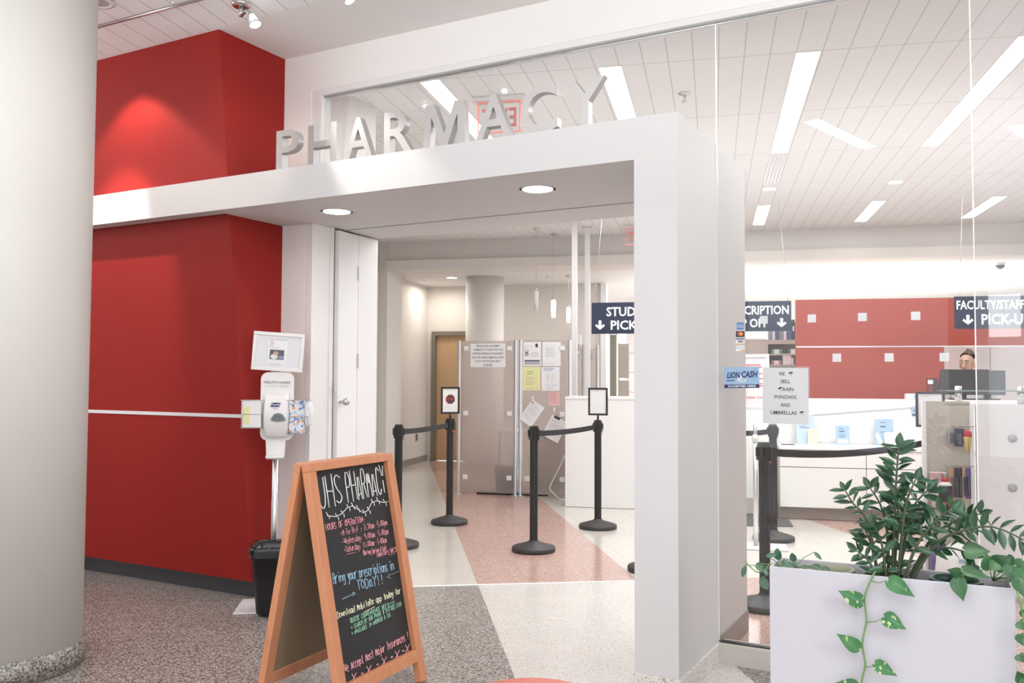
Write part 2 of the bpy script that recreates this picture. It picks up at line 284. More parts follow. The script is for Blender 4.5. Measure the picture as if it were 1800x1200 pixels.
# ------------------------------------------------------------------ geometry helpers
V = Vector
class MB:
    """collects shapes; build() links them as ONE mesh object"""
    def __init__(s): s.v = []; s.f = []; s.mi = []; s.sm = []
    def add(s, vs, fs, M=None, mi=0, smooth=False):
        o = len(s.v)
        s.v += [(M @ V(p)) if M else V(p) for p in vs]
        for f in fs: s.f.append([i+o for i in f]); s.mi.append(mi); s.sm.append(smooth)
        return s
    def box(s, x0, x1, y0, y1, z0, z1, M=None, mi=0):
        vs = [(x, y, z) for z in (z0, z1) for y in (y0, y1) for x in (x0, x1)]
        return s.add(vs, [(0, 2, 3, 1), (4, 5, 7, 6), (0, 1, 5, 4), (2, 6, 7, 3), (0, 4, 6, 2), (1, 3, 7, 5)], M, mi)
    def hexa(s, b, t, M=None, mi=0):           # four bottom points, four top points (same order, ccw seen from above)
        return s.add(list(b)+list(t), [(3, 2, 1, 0), (4, 5, 6, 7), (0, 1, 5, 4), (1, 2, 6, 5), (2, 3, 7, 6), (3, 0, 4, 7)], M, mi)
    def prism(s, poly, z0, z1, M=None, mi=0, smooth=False):
        n = len(poly); vs = [(x, y, z0) for x, y in poly]+[(x, y, z1) for x, y in poly]
        s.add(vs, [tuple(range(n-1, -1, -1)), tuple(range(n, 2*n))], M, mi)
        o = len(s.v)-2*n
        for i in range(n):
            j = (i+1) % n; s.f.append([o+i, o+j, o+n+j, o+n+i]); s.mi.append(mi); s.sm.append(smooth)
        return s
    def lathe(s, prof, c=(0, 0, 0), n=32, M=None, mi=0, smooth=True, cap=True):
        vs = []; fs = []; k = len(prof)
        for r, z in prof:
            for i in range(n):
                a = 2*PI*i/n; vs.append((c[0]+r*math.cos(a), c[1]+r*math.sin(a), c[2]+z))
        for q in range(k-1):
            for i in range(n):
                j = (i+1) % n; fs.append((q*n+i, q*n+j, (q+1)*n+j, (q+1)*n+i))
        s.add(vs, fs, M, mi, smooth)
        if cap:
            o = len(s.v)-len(vs)
            if prof[0][0] > 1e-5: s.f.append([o+i for i in range(n-1, -1, -1)]); s.mi.append(mi); s.sm.append(False)
            if prof[-1][0] > 1e-5: s.f.append([o+(k-1)*n+i for i in range(n)]); s.mi.append(mi); s.sm.append(False)
        return s
    def tube(s, pts, r, n=8, M=None, mi=0, smooth=True):
        pts = [V(p) for p in pts]; k = len(pts); rs = r if isinstance(r, (list, tuple)) else [r]*k
        vs = []; fs = []; up = None
        for i, p in enumerate(pts):
            d = (pts[min(i+1, k-1)]-pts[max(i-1, 0)]); d = d.normalized() if d.length > 1e-9 else V((0, 0, 1))
            if up is None: up = V((0, 0, 1)) if abs(d.z) < .9 else V((1, 0, 0))
            a = d.cross(up); a = a.normalized() if a.length > 1e-6 else d.orthogonal().normalized()
            b = a.cross(d).normalized(); up = b
            for j in range(n):
                t = 2*PI*j/n; vs.append(p+(a*math.cos(t)+b*math.sin(t))*rs[i])
        for q in range(k-1):
            for j in range(n):
                l = (j+1) % n; fs.append((q*n+j, q*n+l, (q+1)*n+l, (q+1)*n+j))
        fs.append(tuple(range(n-1, -1, -1))); fs.append(tuple((k-1)*n+j for j in range(n)))
        return s.add(vs, fs, M, mi, smooth)
    def cyl(s, a, b, r, n=16, M=None, mi=0): return s.tube([a, b], r, n, M, mi)
    def ball(s, c, r, n=16, m=10, M=None, mi=0):
        rx, ry, rz = r if isinstance(r, (tuple, list)) else (r, r, r); vs = [(c[0], c[1], c[2]-rz)]; fs = []
        for q in range(1, m):
            t = -PI/2+PI*q/m
            for i in range(n):
                a = 2*PI*i/n; vs.append((c[0]+rx*math.cos(t)*math.cos(a), c[1]+ry*math.cos(t)*math.sin(a), c[2]+rz*math.sin(t)))
        vs.append((c[0], c[1], c[2]+rz)); L = len(vs)-1
        for i in range(n):
            j = (i+1) % n; fs.append((0, 1+j, 1+i)); fs.append((L, 1+(m-2)*n+i, 1+(m-2)*n+j))
            for q in range(m-2): fs.append((1+q*n+i, 1+q*n+j, 1+(q+1)*n+j, 1+(q+1)*n+i))
        return s.add(vs, fs, M, mi, True)
    def ribbon(s, pts, wv, t, M=None, mi=0):   # band: centre line, half width vectors, thickness
        pts = [V(p) for p in pts]; k = len(pts); wv = wv if isinstance(wv, list) else [V(wv)]*k; vs = []; fs = []
        for i, p in enumerate(pts):
            d = (pts[min(i+1, k-1)]-pts[max(i-1, 0)]).normalized(); nn = d.cross(wv[i]).normalized()*t/2
            vs += [p-wv[i]-nn, p+wv[i]-nn, p+wv[i]+nn, p-wv[i]+nn]
        for q in range(k-1):
            for j in range(4): l = (j+1) % 4; fs.append((q*4+j, q*4+l, q*4+4+l, q*4+4+j))
        fs += [(3, 2, 1, 0), tuple((k-1)*4+j for j in range(4))]
        return s.add(vs, fs, M, mi, False)
    def build(s, name, mats, parent=None, label=None, cat=None, group=None, kind=None, bevel=0, base=None, seg=2):
        mats = mats if isinstance(mats, (list, tuple)) else [mats]
        me = bpy.data.meshes.new(name); vs = s.v
        if parent is not None:
            Mi = parent_matrix(parent).inverted(); vs = [Mi @ p for p in vs]; loc = V((0, 0, 0))
        else:
            if base is None:
                xs = [p.x for p in vs]; ys = [p.y for p in vs]; zs = [p.z for p in vs]
                base = V(((min(xs)+max(xs))/2, (min(ys)+max(ys))/2, min(zs)))
            loc = V(base); vs = [p-loc for p in vs]
        me.from_pydata([tuple(p) for p in vs], [], s.f)
        for q in mats: me.materials.append(q)
        for p, mi_, sm in zip(me.polygons, s.mi, s.sm): p.material_index = mi_; p.use_smooth = sm
        me.validate(); me.update()
        o = bpy.data.objects.new(name, me); COL.objects.link(o); o.location = loc
        if parent is not None: o.parent = parent
        if bevel:
            b = o.modifiers.new('bevel', 'BEVEL'); b.width = bevel; b.segments = seg; b.limit_method = 'ANGLE'; b.angle_limit = .7
        tag(o, label, cat, group, kind); return o
def parent_matrix(p):
    M = Matrix.Translation(p.location) @ p.rotation_euler.to_matrix().to_4x4()
    return parent_matrix(p.parent) @ M if p.parent else M
def tag(o, label=None, cat=None, group=None, kind=None):
    for k, x in (('label', label), ('category', cat), ('group', group), ('kind', kind)):
        if x: o[k] = x
    return o
def thing(name, label, cat, loc=(0, 0, 0), rz=0, group=None, kind=None):
    o = bpy.data.objects.new(name, None); o.empty_display_size = .1; COL.objects.link(o)
    o.location = loc; o.rotation_euler = (0, 0, rz); return tag(o, label, cat, group, kind)
def copy_tree(o, parent=None):
    c = o.copy(); COL.objects.link(c); c.parent = parent
    for ch in [x for x in SC.objects if x.parent == o]: copy_tree(ch, c)
    return c
def struct(name, mb, mats, label, bevel=0): return mb.build(name, mats, None, label, name.split('_')[0], None, 'structure', bevel)
def bez(P, t):
    n = len(P)-1; f = t*n; i = min(int(f), n-1); f -= i; g = lambda k: P[max(0, min(n, k))]
    a, b, c, d = g(i-1), g(i), g(i+1), g(i+2)
    return .5*((2*b)+(c-a)*f+(2*a-5*b+4*c-d)*f*f+(3*b-a-3*c+d)*f**3)
_tc = {}
def text_geo(s, bold=0.0, res=2, spacing=1.0):
    key = (s, bold, res, spacing)
    if key in _tc: return _tc[key]
    c = bpy.data.curves.new('t', 'FONT'); c.body = s; c.size = 1; c.resolution_u = res; c.offset = bold; c.space_character = spacing
    c.fill_mode = 'FRONT'
    o = bpy.data.objects.new('t', c); COL.objects.link(o)
    dg = bpy.context.evaluated_depsgraph_get(); dg.update()
    me = bpy.data.meshes.new_from_object(o.evaluated_get(dg))
    vs = [tuple(v.co) for v in me.vertices]; fs = [tuple(p.vertices) for p in me.polygons]
    bpy.data.objects.remove(o); bpy.data.curves.remove(c); bpy.data.meshes.remove(me)
    _tc[key] = (vs, fs); return vs, fs
def put_text(mb, s, A, B, h, N, bold=0.0, mi=0, lift=.0012, fit=True, ref=None, shear=0.0, res=2):
    """printed text from A to B along its baseline (world points), capital height h, facing N"""
    A, B, N = V(A), V(B), V(N).normalized(); R = (B-A); L = R.length; R = R/L; U = N.cross(R).normalized()
    vs, fs = text_geo(s, bold, res)
    if not vs: return
    x0 = min(v[0] for v in vs); x1 = max(v[0] for v in vs)
    hv, _ = text_geo('H', bold, res); y0 = min(v[1] for v in hv); y1 = max(v[1] for v in hv)
    sy = h/(y1-y0); sx = L/(x1-x0) if fit else sy
    off = 0 if fit else (L-(x1-x0)*sx)/2
    mb.add([A+R*(off+(v[0]-x0)*sx+shear*(v[1]-y0)*sy)+U*((v[1]-y0)*sy)+N*lift for v in vs], fs, None, mi)
def quad(mb, O, R, U, N, x0, x1, y0, y1, lift=.0008, mi=0):
    p = [O+R*x+U*y+N*lift for x, y in ((x0, y0), (x1, y0), (x1, y1), (x0, y1))]; mb.add(p, [(0, 1, 2, 3)], None, mi)
def disc(mb, O, R, U, N, cx, cy, rx, ry=None, lift=.001, mi=0, n=20, a0=0, a1=2*PI):
    ry = ry or rx
    mb.add([O+R*(cx+rx*math.cos(a0+(a1-a0)*i/n))+U*(cy+ry*math.sin(a0+(a1-a0)*i/n))+N*lift for i in range(n)], [tuple(range(n))], None, mi)
class Plate:
    """a sheet given by its lower left corner, right and up directions; text() writes on it in its own metres"""
    def __init__(s, O, R, U, w, h): s.O, s.R, s.U, s.w, s.h = V(O), V(R).normalized(), V(U).normalized(), w, h; s.N = s.R.cross(s.U).normalized()
    def P(s, x, y, l=0): return s.O+s.R*x+s.U*y+s.N*l
    def solid(s, mb, t=.002, x0=0, x1=None, y0=0, y1=None, front=0, mi=0):
        x1 = s.w if x1 is None else x1; y1 = s.h if y1 is None else y1
        b = [s.P(x, y, front-t) for x, y in ((x0, y0), (x1, y0), (x1, y1), (x0, y1))]; f = [s.P(x, y, front) for x, y in ((x0, y0), (x1, y0), (x1, y1), (x0, y1))]
        mb.hexa(b, f, None, mi); return s
    def text(s, mb, t, x0, x1, y, h, bold=0, mi=0, fit=True, lift=.0012, shear=0): put_text(mb, t, s.P(x0, y), s.P(x1, y), h, s.N, bold, mi, lift, fit, None, shear)
    def lines(s, mb, x0, x1, ys, t=.0016, mi=0, seed=1, lift=.0008):
        r = random.Random(seed)
        for y in ys: quad(mb, s.O, s.R, s.U, s.N, x0, x0+(x1-x0)*r.uniform(.55, 1), y, y+t, lift, mi)
def plate_from_px(surf, pl, pr, ptl):
    """plate on a surface function from three photo pixels: lower left, lower right, upper left"""
    a, b, c = surf(*pl), surf(*pr), surf(*ptl); R = (b-a).normalized(); U = (c-a); U = U-R*U.dot(R)
    return Plate(a, R, U, (b-a).length, U.length)
# ------------------------------------------------------------------ the setting
XP0, XP1, YF, YB, ZB, ZT = -1.42, -1.216, 3.786, 5.02, 2.407, 2.602      # portal
YW, YG, ZC, ZS, ZL = 4.395, 4.432, 3.532, 3.378, 2.985                # wall, glass, hall ceiling, shop ceiling, low ceiling
VB = 12.08                                                            # face of the bulkhead
def clip(poly, n, d):
    out = []
    for i in range(len(poly)):
        a, b = poly[i], poly[(i+1) % len(poly)]; da = n[0]*a[0]+n[1]*a[1]-d; db = n[0]*b[0]+n[1]*b[1]-d
        if da >= 0: out.append(a)
        if da*db < 0: t = da/(da-db); out.append((a[0]+(b[0]-a[0])*t, a[1]+(b[1]-a[1])*t))
    return out
tp, npx = (math.cos(YP), math.sin(YP)), (-math.sin(YP), math.cos(YP)); neg = lambda n: (-n[0], -n[1])
base = [(-13, -9), (9, -9), (9, 24), (-13, 24)]; VT = 6.045
fl = MB()
def region(mi, u0, u1, v0, v1, extra=()):
    p = base
    for n, d in ((tp, u0), (neg(tp), -u1), (npx, v0), (neg(npx), -v1))+tuple(extra):
        p = clip(p, n, d)
        if len(p) < 3: return
    fl.add([(x, y, 0) for x, y in p], [tuple(range(len(p)))], None, mi)
region(0, -40, .565, -40, VT); region(1, .565, 1.66, -40, VT)
region(0, 1.66, 40, -40, VT, (((0, -1), -YG),)); region(3, 1.66, 40, -40, VT, (((0, 1), YG),))
region(2, -40, .565, VT, 60, (((0, 1), 4.40),)); region(0, -40, .565, VT, 60, (((0, -1), -4.40),)); region(3, .565, 1.685, VT, 60); region(2, 1.685, 4.12, VT, 60); region(3, 4.12, 5.25, VT, 60); region(2, 5.25, 60, VT, 60)
struct('floor', fl, [T_GREY, T_WHITE, T_CREAM, T_PINK], 'terrazzo floor, grey and white in the hall, cream with pink strips in the shop')
struct('trim_1', MB().box(-.6, 1.75, VT-.016, VT+.012, 0.0002, .003, MP), SIGNW, 'thin bright threshold strip across the shop floor')
# portal
pm = MB().box(XP0, XP1, YF, YB, .093, ZT).box(-4.115, XP0, YF, YW, ZB, ZT).box(-3.90, XP0, YW, 5.11, ZB, ZT).box(-7.2, -4.115, YF, 3.893, ZB, ZT)
struct('wall_portal', pm, PORT, 'white boxed entrance portal, pillar and long beam carrying the silver letters')
struct('baseboard_pillar', MB().box(XP0-.012, XP1+.012, YF-.012, YG, 0, .093), T_CURB, 'pale speckled stone base round the portal pillar', .003)
struct('baseboard_pillar_inner', MB().box(XP0-.006, XP1+.006, YG+.012, YB+.006, 0, .118), TOE, 'grey vinyl base on the shop side of the portal pillar')
struct('trim_2', MB().box(-3.83, XP0, 4.70, 4.712, ZB-.003, ZB+.001), GASKET, 'dark track groove across the portal underside')
# facade wall
wf = MB().box(-4.12, -3.88, YW, 4.56, 0, ZB).box(-4.12, -3.886, YW, 4.56, ZT, ZC).box(-3.886, 9, YW, 4.56, 3.278, ZC).box(-9, -4.12, YW, 4.56, 0, ZC)
struct('wall_front', wf, WALLP, 'beige wall above and left of the shop entrance')
struct('trim_3', MB().box(-3.886, -3.806, YW+.004, 4.5, ZT, 3.278).box(-3.806, 9, YW+.004, 4.5, 3.243, 3.278), PLW, 'white frame around the upper storefront glazing')
struct('trim_4', MB().box(-3.81, XP1-.004, YG-.006, YG+.02, 3.236, 3.243).box(XP1-.004, 9, YG-.006, YG+.02, 3.236, 3.243), GASKET, 'grey gasket along the top of the glazing')
struct('wall_stub', MB().box(-4.05, -3.905, 4.56, 5.11, ZT, ZS), SHOPW, 'white wall stub above the folding door seen through the upper glass')
struct('trim_5', MB().box(-3.90, -3.858, YW-.004, 4.565, 0, ZB-.001).box(-3.885, -3.850, 4.565, 4.60, 0, ZB-.001).box(-3.96, -3.905, 4.60, 5.11, 0, ZB-.001), PLW, 'white door jamb at the left of the entrance')
# glazing
def pane(name, x0, x1, z0, z1, m, lab):
    mb = MB().box(x0, x1, YG, YG+.012, z0, z1); o = struct(name, mb, m, lab); return o
g1 = pane('window_1', -3.806, XP1-.003, ZT, 3.235, GLASS, 'upper glass pane above the portal beam')
g2 = pane('window_2', XP1+.003, -.058, .1, 3.235, GLASS, 'tall storefront glass pane right of the pillar')
g3 = pane('window_3', -.052, 2.6, .1, 3.235, GLASSR, 'second tall storefront glass pane at the right edge')
struct('trim_6', MB().box(-.0575, -.0525, YG-.001, YG+.013, .1, 3.235), GEDGE, 'bright glass joint between the two tall panes')
struct('trim_7', MB().box(XP1-.003, XP1+.003, YG-.001, YG+.013, .1, 3.235), GEDGE, 'clear sealant joint where the glass meets the pillar')
struct('baseboard_front', MB().box(XP1+.012, 9, YG-.05, YG+.06, 0, .094), TOE if False else mat('pale_grey_curb', (.56, .52, .48), .5, noise=.04, scale=30), 'low pale curb under the storefront glass')
struct('trim_8', MB().box(XP1+.012, 9, YG-.012, YG+.024, .094, .1005), BLK, 'black glazing channel on the curb')
# red leaning volume
xs, zb_ = -4.12, .115
def redY(z): return 4.166+(3.818-4.166)*(z-.113)/(3.532-.113)
def rslab(mb, z0, z1, mi, o=0):
    mb.hexa([(-9, redY(z0)-o, z0), (xs, redY(z0)-o, z0), (xs, YW, z0), (-9, YW, z0)], [(-9, redY(z1)-o, z1), (xs, redY(z1)-o, z1), (xs, YW, z1), (-9, YW, z1)], None, mi)
rm = MB(); rslab(rm, zb_, ZC, 0); struct('wall_left', rm, REDW, 'deep red wall volume that leans forward towards the top')
rs = MB(); z0 = 1.150
rs.hexa([(-9, redY(z0)-.004, z0), (xs, redY(z0)-.004, z0), (xs, redY(z0)+.001, z0), (-9, redY(z0)+.001, z0)], [(-9, redY(z0+.022)-.004, z0+.022), (xs, redY(z0+.022)-.004, z0+.022), (xs, redY(z0+.022)+.001, z0+.022), (-9, redY(z0+.022)+.001, z0+.022)])
struct('trim_9', rs, PALEM, 'aluminium strip across the red wall')
struct('baseboard_left', MB().box(-9, xs-.02, 4.235, YW, 0, zb_), BLACKST, 'black stone base recessed under the red wall')
# hall ceiling
struct('ceiling_hall', MB().box(-12, 9, -9, 3.80, ZC, ZC+.05), TILE_OUT, 'white scored tile ceiling of the hall')
struct('ceiling_drywall', MB().box(-4.12, 9, 3.80, YW, ZC, ZC+.05).box(-12, -4.12, 3.80, YW, ZC, ZC+.05), DRYC, 'plain strip of ceiling along the storefront')
# walls of the hall behind the camera, with the windows the glass mirrors
wb = MB()
for (a, b) in ((-12, -11.1), (-.55, -.02), (6.4, 9)): wb.box(a, b, -6.2, -6, 0, ZC)
wb.box(-12, 9, -6.2, -6, 0, .28).box(-12, 9, -6.2, -6, 3.22, ZC)
struct('wall_back', wb, WALLP, 'beige hall wall behind the camera with window openings')
struct('wall_hall_left', MB().box(-9.2, -9, -6, 4.4, 0, ZC), WALLP, 'far left wall of the hall')
struct('wall_hall_right', MB().box(6.5, 6.7, -6, 22, 0, ZC), WALLP, 'right wall of the hall and shop')
# shop shell
struct('ceiling_shop', MB().add([(-8, 4.56, ZS), (8, 4.56, ZS), (tuple(UV(9, VB, ZS))), (tuple(UV(-9, VB, ZS)))], [(3, 2, 1, 0)]).add([(-8, 4.56, ZS+.05), (8, 4.56, ZS+.05), (tuple(UV(9, VB, ZS+.05))), (tuple(UV(-9, VB, ZS+.05)))], [(0, 1, 2, 3)]), TILE_IN, 'white scored tile ceiling of the shop')
zb1 = uv(PV(900, 469, VB))[2]; zb2 = uv(PV(900, 453.5, VB))[2]
ul = -4.62
struct('trim_10', MB().box(ul, 8, VB-.10, VB+.5, ZL-.02, 3.10, MI).box(ul, 8, VB, VB+.5, 3.10, ZS+.05, MI), SHOPW, 'painted bulkhead beam across the back of the shop')
struct('wall_shop_left', MB().box(-4.9, -4.745, 5.5, VB, 0, ZS, MI).box(-4.9, ul, VB-.02, VB+.6, 0, ZS, MI), SHOPW, 'left wall of the shop seen past the folding door')
struct('wall_corridor', MB().add([tuple(UV(a, b, z)) for z in (0, 3.2) for a, b in ((ul, VB+.6), (-4.81, 13.2), (-4.81, 14.5), (-5.0, 14.5), (-5.0, VB+.6))], [(4, 3, 2, 1, 0), (5, 6, 7, 8, 9), (0, 1, 6, 5), (1, 2, 7, 6), (2, 3, 8, 7), (3, 4, 9, 8), (4, 0, 5, 9)]), SHOPW, 'left wall of the back corridor')
struct('baseboard_corridor', MB().add([tuple(UV(a, b, z)) for z in (0, .10) for a, b in ((ul+.012, VB), (ul+.012, VB+.6), (-4.798, 13.2), (-4.798, 14.5), (-4.81, 14.5), (-4.81, 13.2), (ul, VB+.6), (ul, VB))], [(0, 1, 9, 8), (1, 2, 10, 9), (2, 3, 11, 10), (8, 9, 14, 15), (9, 10, 13, 14), (10, 11, 12, 13)]), TOE, 'taupe base along the corridor wall')
ub = uv(PV(1060, 690, 14.5))[0]
struct('wall_rear', MB().box(-5.0, -4.72, 14.5, 14.65, 0, 3.2, MI).box(-4.72, -3.72, 14.5, 14.65, 2.21, 3.2, MI).box(-3.72, ub, 14.5, 14.65, 0, 3.2, MI), SHOPW, 'beige rear wall behind the counselling desk')
struct('trim_11', MB().box(ub-.03, ub+.06, 14.42, 14.66, 0, 3.2, MI), SIGNW, 'white edge trim at the end of the rear wall')
struct('ceiling_back', MB().box(-5.2, 9, VB+.5, 20, ZL, ZL+.05, MI), mat('low_ceiling', (.82, .81, .80), .7, noise=.01, scale=4), 'low white ceiling behind the bulkhead')
struct('wall_far', MB().box(ub, 9, 18.4, 18.6, 0, 3.2, MI), WHITE, 'bright white far wall of the dispensing area')
struct('wall_partition', MB().box(2.75, 6.6, 12.9, 13.0, 0, 2.35, MI), mat('bright_white_paint', (.93, .93, .93), .5, noise=.01, scale=6), 'white partition behind the pharmacist')
struct('trim_12', MB().box(uv(PV(1741, 630, 12.88))[0]-.006, uv(PV(1741, 630, 12.88))[0]+.006, 12.885, 12.899, 0, 2.35, MI), GREIGE, 'thin joint in the white partition')
# corridor door
d2 = thing('door_2', 'maple door in an olive grey frame at the end of the corridor', 'door', UV(-4.2, 14.5, 0), YI, None, 'structure')
MB().box(-4.72, -4.65, 14.44, 14.62, 0, 2.21, MI).box(-3.79, -3.72, 14.44, 14.62, 0, 2.21, MI).box(-4.65, -3.79, 14.44, 14.62, 2.14, 2.21, MI).build('door_frame', DOORFR, d2)
MB().box(-4.648, -3.792, 14.52, 14.56, .008, 2.138, MI).build('door_leaf', WOODD, d2)
MB().cyl(UV(-3.86, 14.53, 1.0), UV(-3.86, 14.46, 1.0), .02).cyl(UV(-3.86, 14.46, 1.0), UV(-3.98, 14.46, 1.0), .011).build('door_handle', STEEL, d2)
# round columns
c1 = thing('column_front', 'thick round beige column at the left edge', 'column', (-4.24, 2.62, 0), 0, None, 'structure')
MB().lathe([(.37, .112), (.37, ZC)], (-4.24, 2.62, 0), 96).build('shaft', COLM, c1)
MB().lathe([(.384, 0), (.384, .108), (.37, .115)], (-4.24, 2.62, 0), 96).build('stone_base', T_BASE, c1)
cc = PV(852, 600, 13.35); struct('column_rear', MB().lathe([(.30, 0), (.30, ZL+.01)], (cc.x, cc.y, 0), 64), WALLP, 'round beige column behind the frosted screens')
# folding door leaf at the left jamb
d1 = thing('door_1', 'white folded door leaf standing open at the left of the entrance', 'door', (-3.85, 4.62, 0), 0, None, 'structure')
a, b_, c_ = V((-3.826, 4.624, 0)), V((-3.855, 4.864, 0)), V((-3.862, 5.094, 0))
def leaf(mb, p, q, z0, z1, t=.035):
    d = (q-p).normalized(); n = V((-d.y, d.x, 0)); 
    f = [p, q, q+n*t, p+n*t]; mb.hexa([V((k.x, k.y, z0)) for k in f], [V((k.x, k.y, z1)) for k in f])
mb = MB(); leaf(mb, a, b_, .02, 2.392); mb.build('door_leaf', WHITE, d1)
mb = MB(); leaf(mb, b_+V((0, .004, 0)), c_, .02, 2.392); mb.build('folding_leaf', WHITE, d1)
for z in (2.13, 1.52, .45): MB().box(b_.x-.004, b_.x+.006, b_.y-.006, b_.y+.008, z-.05, z+.05).build('hinge', STEEL, d1)
kp = PX(597, 706, -3.833); d_ = V((1, .12, 0)).normalized()
MB().cyl(kp, kp+d_*.035, .010).ball(kp+d_*.05, .026).build('door_knob', STEEL, d1)
lp = PX(589, 683, -3.83); MB().box(lp.x-.002, lp.x+.004, lp.y-.008, lp.y+.012, lp.z-.025, lp.z+.025).build('lock_plate', ALU, d1)
# ================================================================== things in the hall
# silver letters on the beam
LX = dict(P=(486, 531), H=(541.5, 598), A=(605, 661), R=(675, 731), M=(744, 824), A2=(836, 906), C=(916, 986), Y=(994, 1069))
WHICH = dict(P='first silver letter on the beam, the P next to the red wall', H='silver letter H, second in the word on the beam', A='silver letter A between the H and the R',
             R='silver letter R in the bright lamp spot on the beam', M='wide silver letter M in the middle of the word', A2='silver letter A between the M and the C', C='round silver letter C on the beam', Y='silver letter Y, last in the word above the pillar')
YLET, DEPTH = 3.80, .048
for k, (pa, pb) in LX.items():
    s = k[0]; c = bpy.data.curves.new('t', 'FONT'); c.body = s; c.size = 1; c.resolution_u = 10; c.offset = .012
    c.extrude = .5; o = bpy.data.objects.new('t', c); COL.objects.link(o); dg = bpy.context.evaluated_depsgraph_get(); dg.update()
    me = bpy.data.meshes.new_from_object(o.evaluated_get(dg)); bpy.data.objects.remove(o)
    xs_ = [v.co.x for v in me.vertices]; ys_ = [v.co.y for v in me.vertices]
    ym = 340-.142*(pa-195)
    x0 = PY(pa, 235, YLET).x; x1 = PY(pb-6.5, 235, YLET).x; hh = .229 if s != 'C' else .236
    zb0 = ZT-.001 if s != 'C' else ZT-.004
    sx = (x1-x0)/(max(xs_)-min(xs_)); sy = hh/(max(ys_)-min(ys_))
    if s == 'M':
        mb = MB(); wm = x1-x0; mb.prism([(x0+wm*a, (ZT-.001)+.229*b) for a, b in ((0, 0), (.16, 0), (.195, .70), (.43, .0), (.575, .0), (.81, .70), (.84, 0), (1, 0), (.955, 1), (.745, 1), (.503, .30), (.255, 1), (.05, 1))], -YLET-DEPTH, -YLET, Matrix(((1, 0, 0, 0), (0, 0, -1, 0), (0, 1, 0, 0), (0, 0, 0, 1))))
        mb.build('sign_letter', LETTER, None, WHICH[k], 'sign letter', 'silver letters on the entrance beam'); continue
    mb = MB(); mb.add([(x0+(v.co.x-min(xs_))*sx, YLET+DEPTH/2-v.co.z*DEPTH, zb0+(v.co.y-min(ys_))*sy) for v in me.vertices], [tuple(p.vertices) for p in me.polygons])
    bpy.data.meshes.remove(me)
    mb.build('sign_letter', LETTER, None, WHICH[k], 'sign letter', 'silver letters on the entrance beam')
# recessed downlights in the portal
for px_, r_, lab in (((592, 371.5), .098, 'round recessed downlight in the portal underside, nearer the red wall'), ((945, 332), .098, 'round recessed downlight in the portal underside, nearer the pillar')):
    p = PZ(*px_, ZB); t = thing('recessed_downlight', lab, 'light', (p.x, p.y, ZB), 0, 'portal downlights')
    MB().lathe([(r_, -.004), (r_, .0), (r_-.012, .0), (r_-.016, -.003)], (p.x, p.y, ZB), 32, cap=False).lathe([(r_-.016, -.0025), (0, -.0025)], (p.x, p.y, ZB), 32, cap=False).build('trim_ring', PLW, t)
    MB().lathe([(r_-.017, -.0035), (.0, -.0035)], (p.x, p.y, ZB), 32, cap=False).build('diffuser', LAMP_W, t)
    spot('portal_downlight_lamp', (p.x, p.y, ZB-.03), (p.x, p.y, 0), 6, 110, .7, (1, .95, .9), .06)
# track light rail and spot heads
ra, rb = PZ(120, 61, 3.46), PZ(520, -47, 3.46)
t = thing('track_rail', 'thin grey lighting rail hung below the tile ceiling at top left', 'rail', ra)
MB().tube([ra, rb], .010, 10).build('rail', STEEL, t)
for f in (.1, .5, .9): q = ra.lerp(rb, f); MB().cyl(q, V((q.x, q.y, ZC)), .006, 8).build('hanger', STEEL, t)
def spothead(p, aim, lab, base):
    t = thing('spotlight', lab, 'spotlight', (base.x, base.y, ZC), 0, 'ceiling spotlights')
    MB().lathe([(.055, 0), (.055, -.012), (.045, -.02), (0, -.02)], (base.x, base.y, ZC), 24).cyl((base.x, base.y, ZC-.02), (base.x, base.y, ZC-.075), .013).build('canopy', STEEL, t)
    e = V((base.x, base.y, ZC-.07)); mid = e.lerp(p, .5)+V((0, 0, .03))
    MB().tube([e, mid, p], [.010, .010, .013], 10).build('arm', STEEL, t)
    d = (V(aim)-p).normalized(); q = d.to_track_quat('Z', 'Y').to_matrix().to_4x4(); M = Matrix.Translation(p) @ q
    MB().lathe([(.014, -.005), (.02, .015), (.036, .06), (.034, .06), (.018, .015)], (0, 0, 0), 20, M, cap=False).build('lamp_shade', glassmat('spot_glass', (.96, .96, .98), 1, .75, 1.45, (.95, .95, .97)), t)
    MB().ball((0, 0, .034), (.018, .018, .022), 12, 8, M).build('bulb', LAMP_S, t)
    return p+d*.07
s1b = PZ(424, 6, ZC); s1 = PZ(443, 28, 3.43)
aim1 = PY(640, 290, 3.79)
spothead(s1, aim1+V((0, -.1, -.6)), 'polished ceiling spotlight on a bent arm above the red wall corner', s1b)
s2b = PZ(598, -35, ZC); s2 = PZ(605, -14, 3.43)
spothead(s2, PY(800, 240, 3.79), 'ceiling spotlight just cut off by the top edge', s2b)
spot('spotlight_lamp', s1+V((.02, -.25, -.06)), PY(648, 275, 3.79), 85, 30, .7, (1, .95, .88))
lampL = V((-4.95, 3.0, 3.40))
spot('spotlight_lamp', lampL, PY(190, 400, 3.79), 130, 40, .6, (1, .94, .88))
spot('spotlight_lamp', V((-4.93, 3.66, 3.45)), (-4.93, 3.68, 2.0), 40, 38, .6, (1, .92, .84))
spot('spotlight_lamp', V((-4.86, 3.54, 3.46)), (-4.86, 3.60, 2.0), 44, 104, .3, (1, .90, .82))
spot('spotlight_lamp', V((-3.4, 3.15, 3.40)), (-4.12, 4.2, 2.5), 22, 60, .7, (1, .88, .76))
dl = PZ(172, 4, ZC); t = thing('ceiling_downlight', 'dark round downlight in the ceiling beside the column top', 'light', (dl.x, dl.y, ZC))
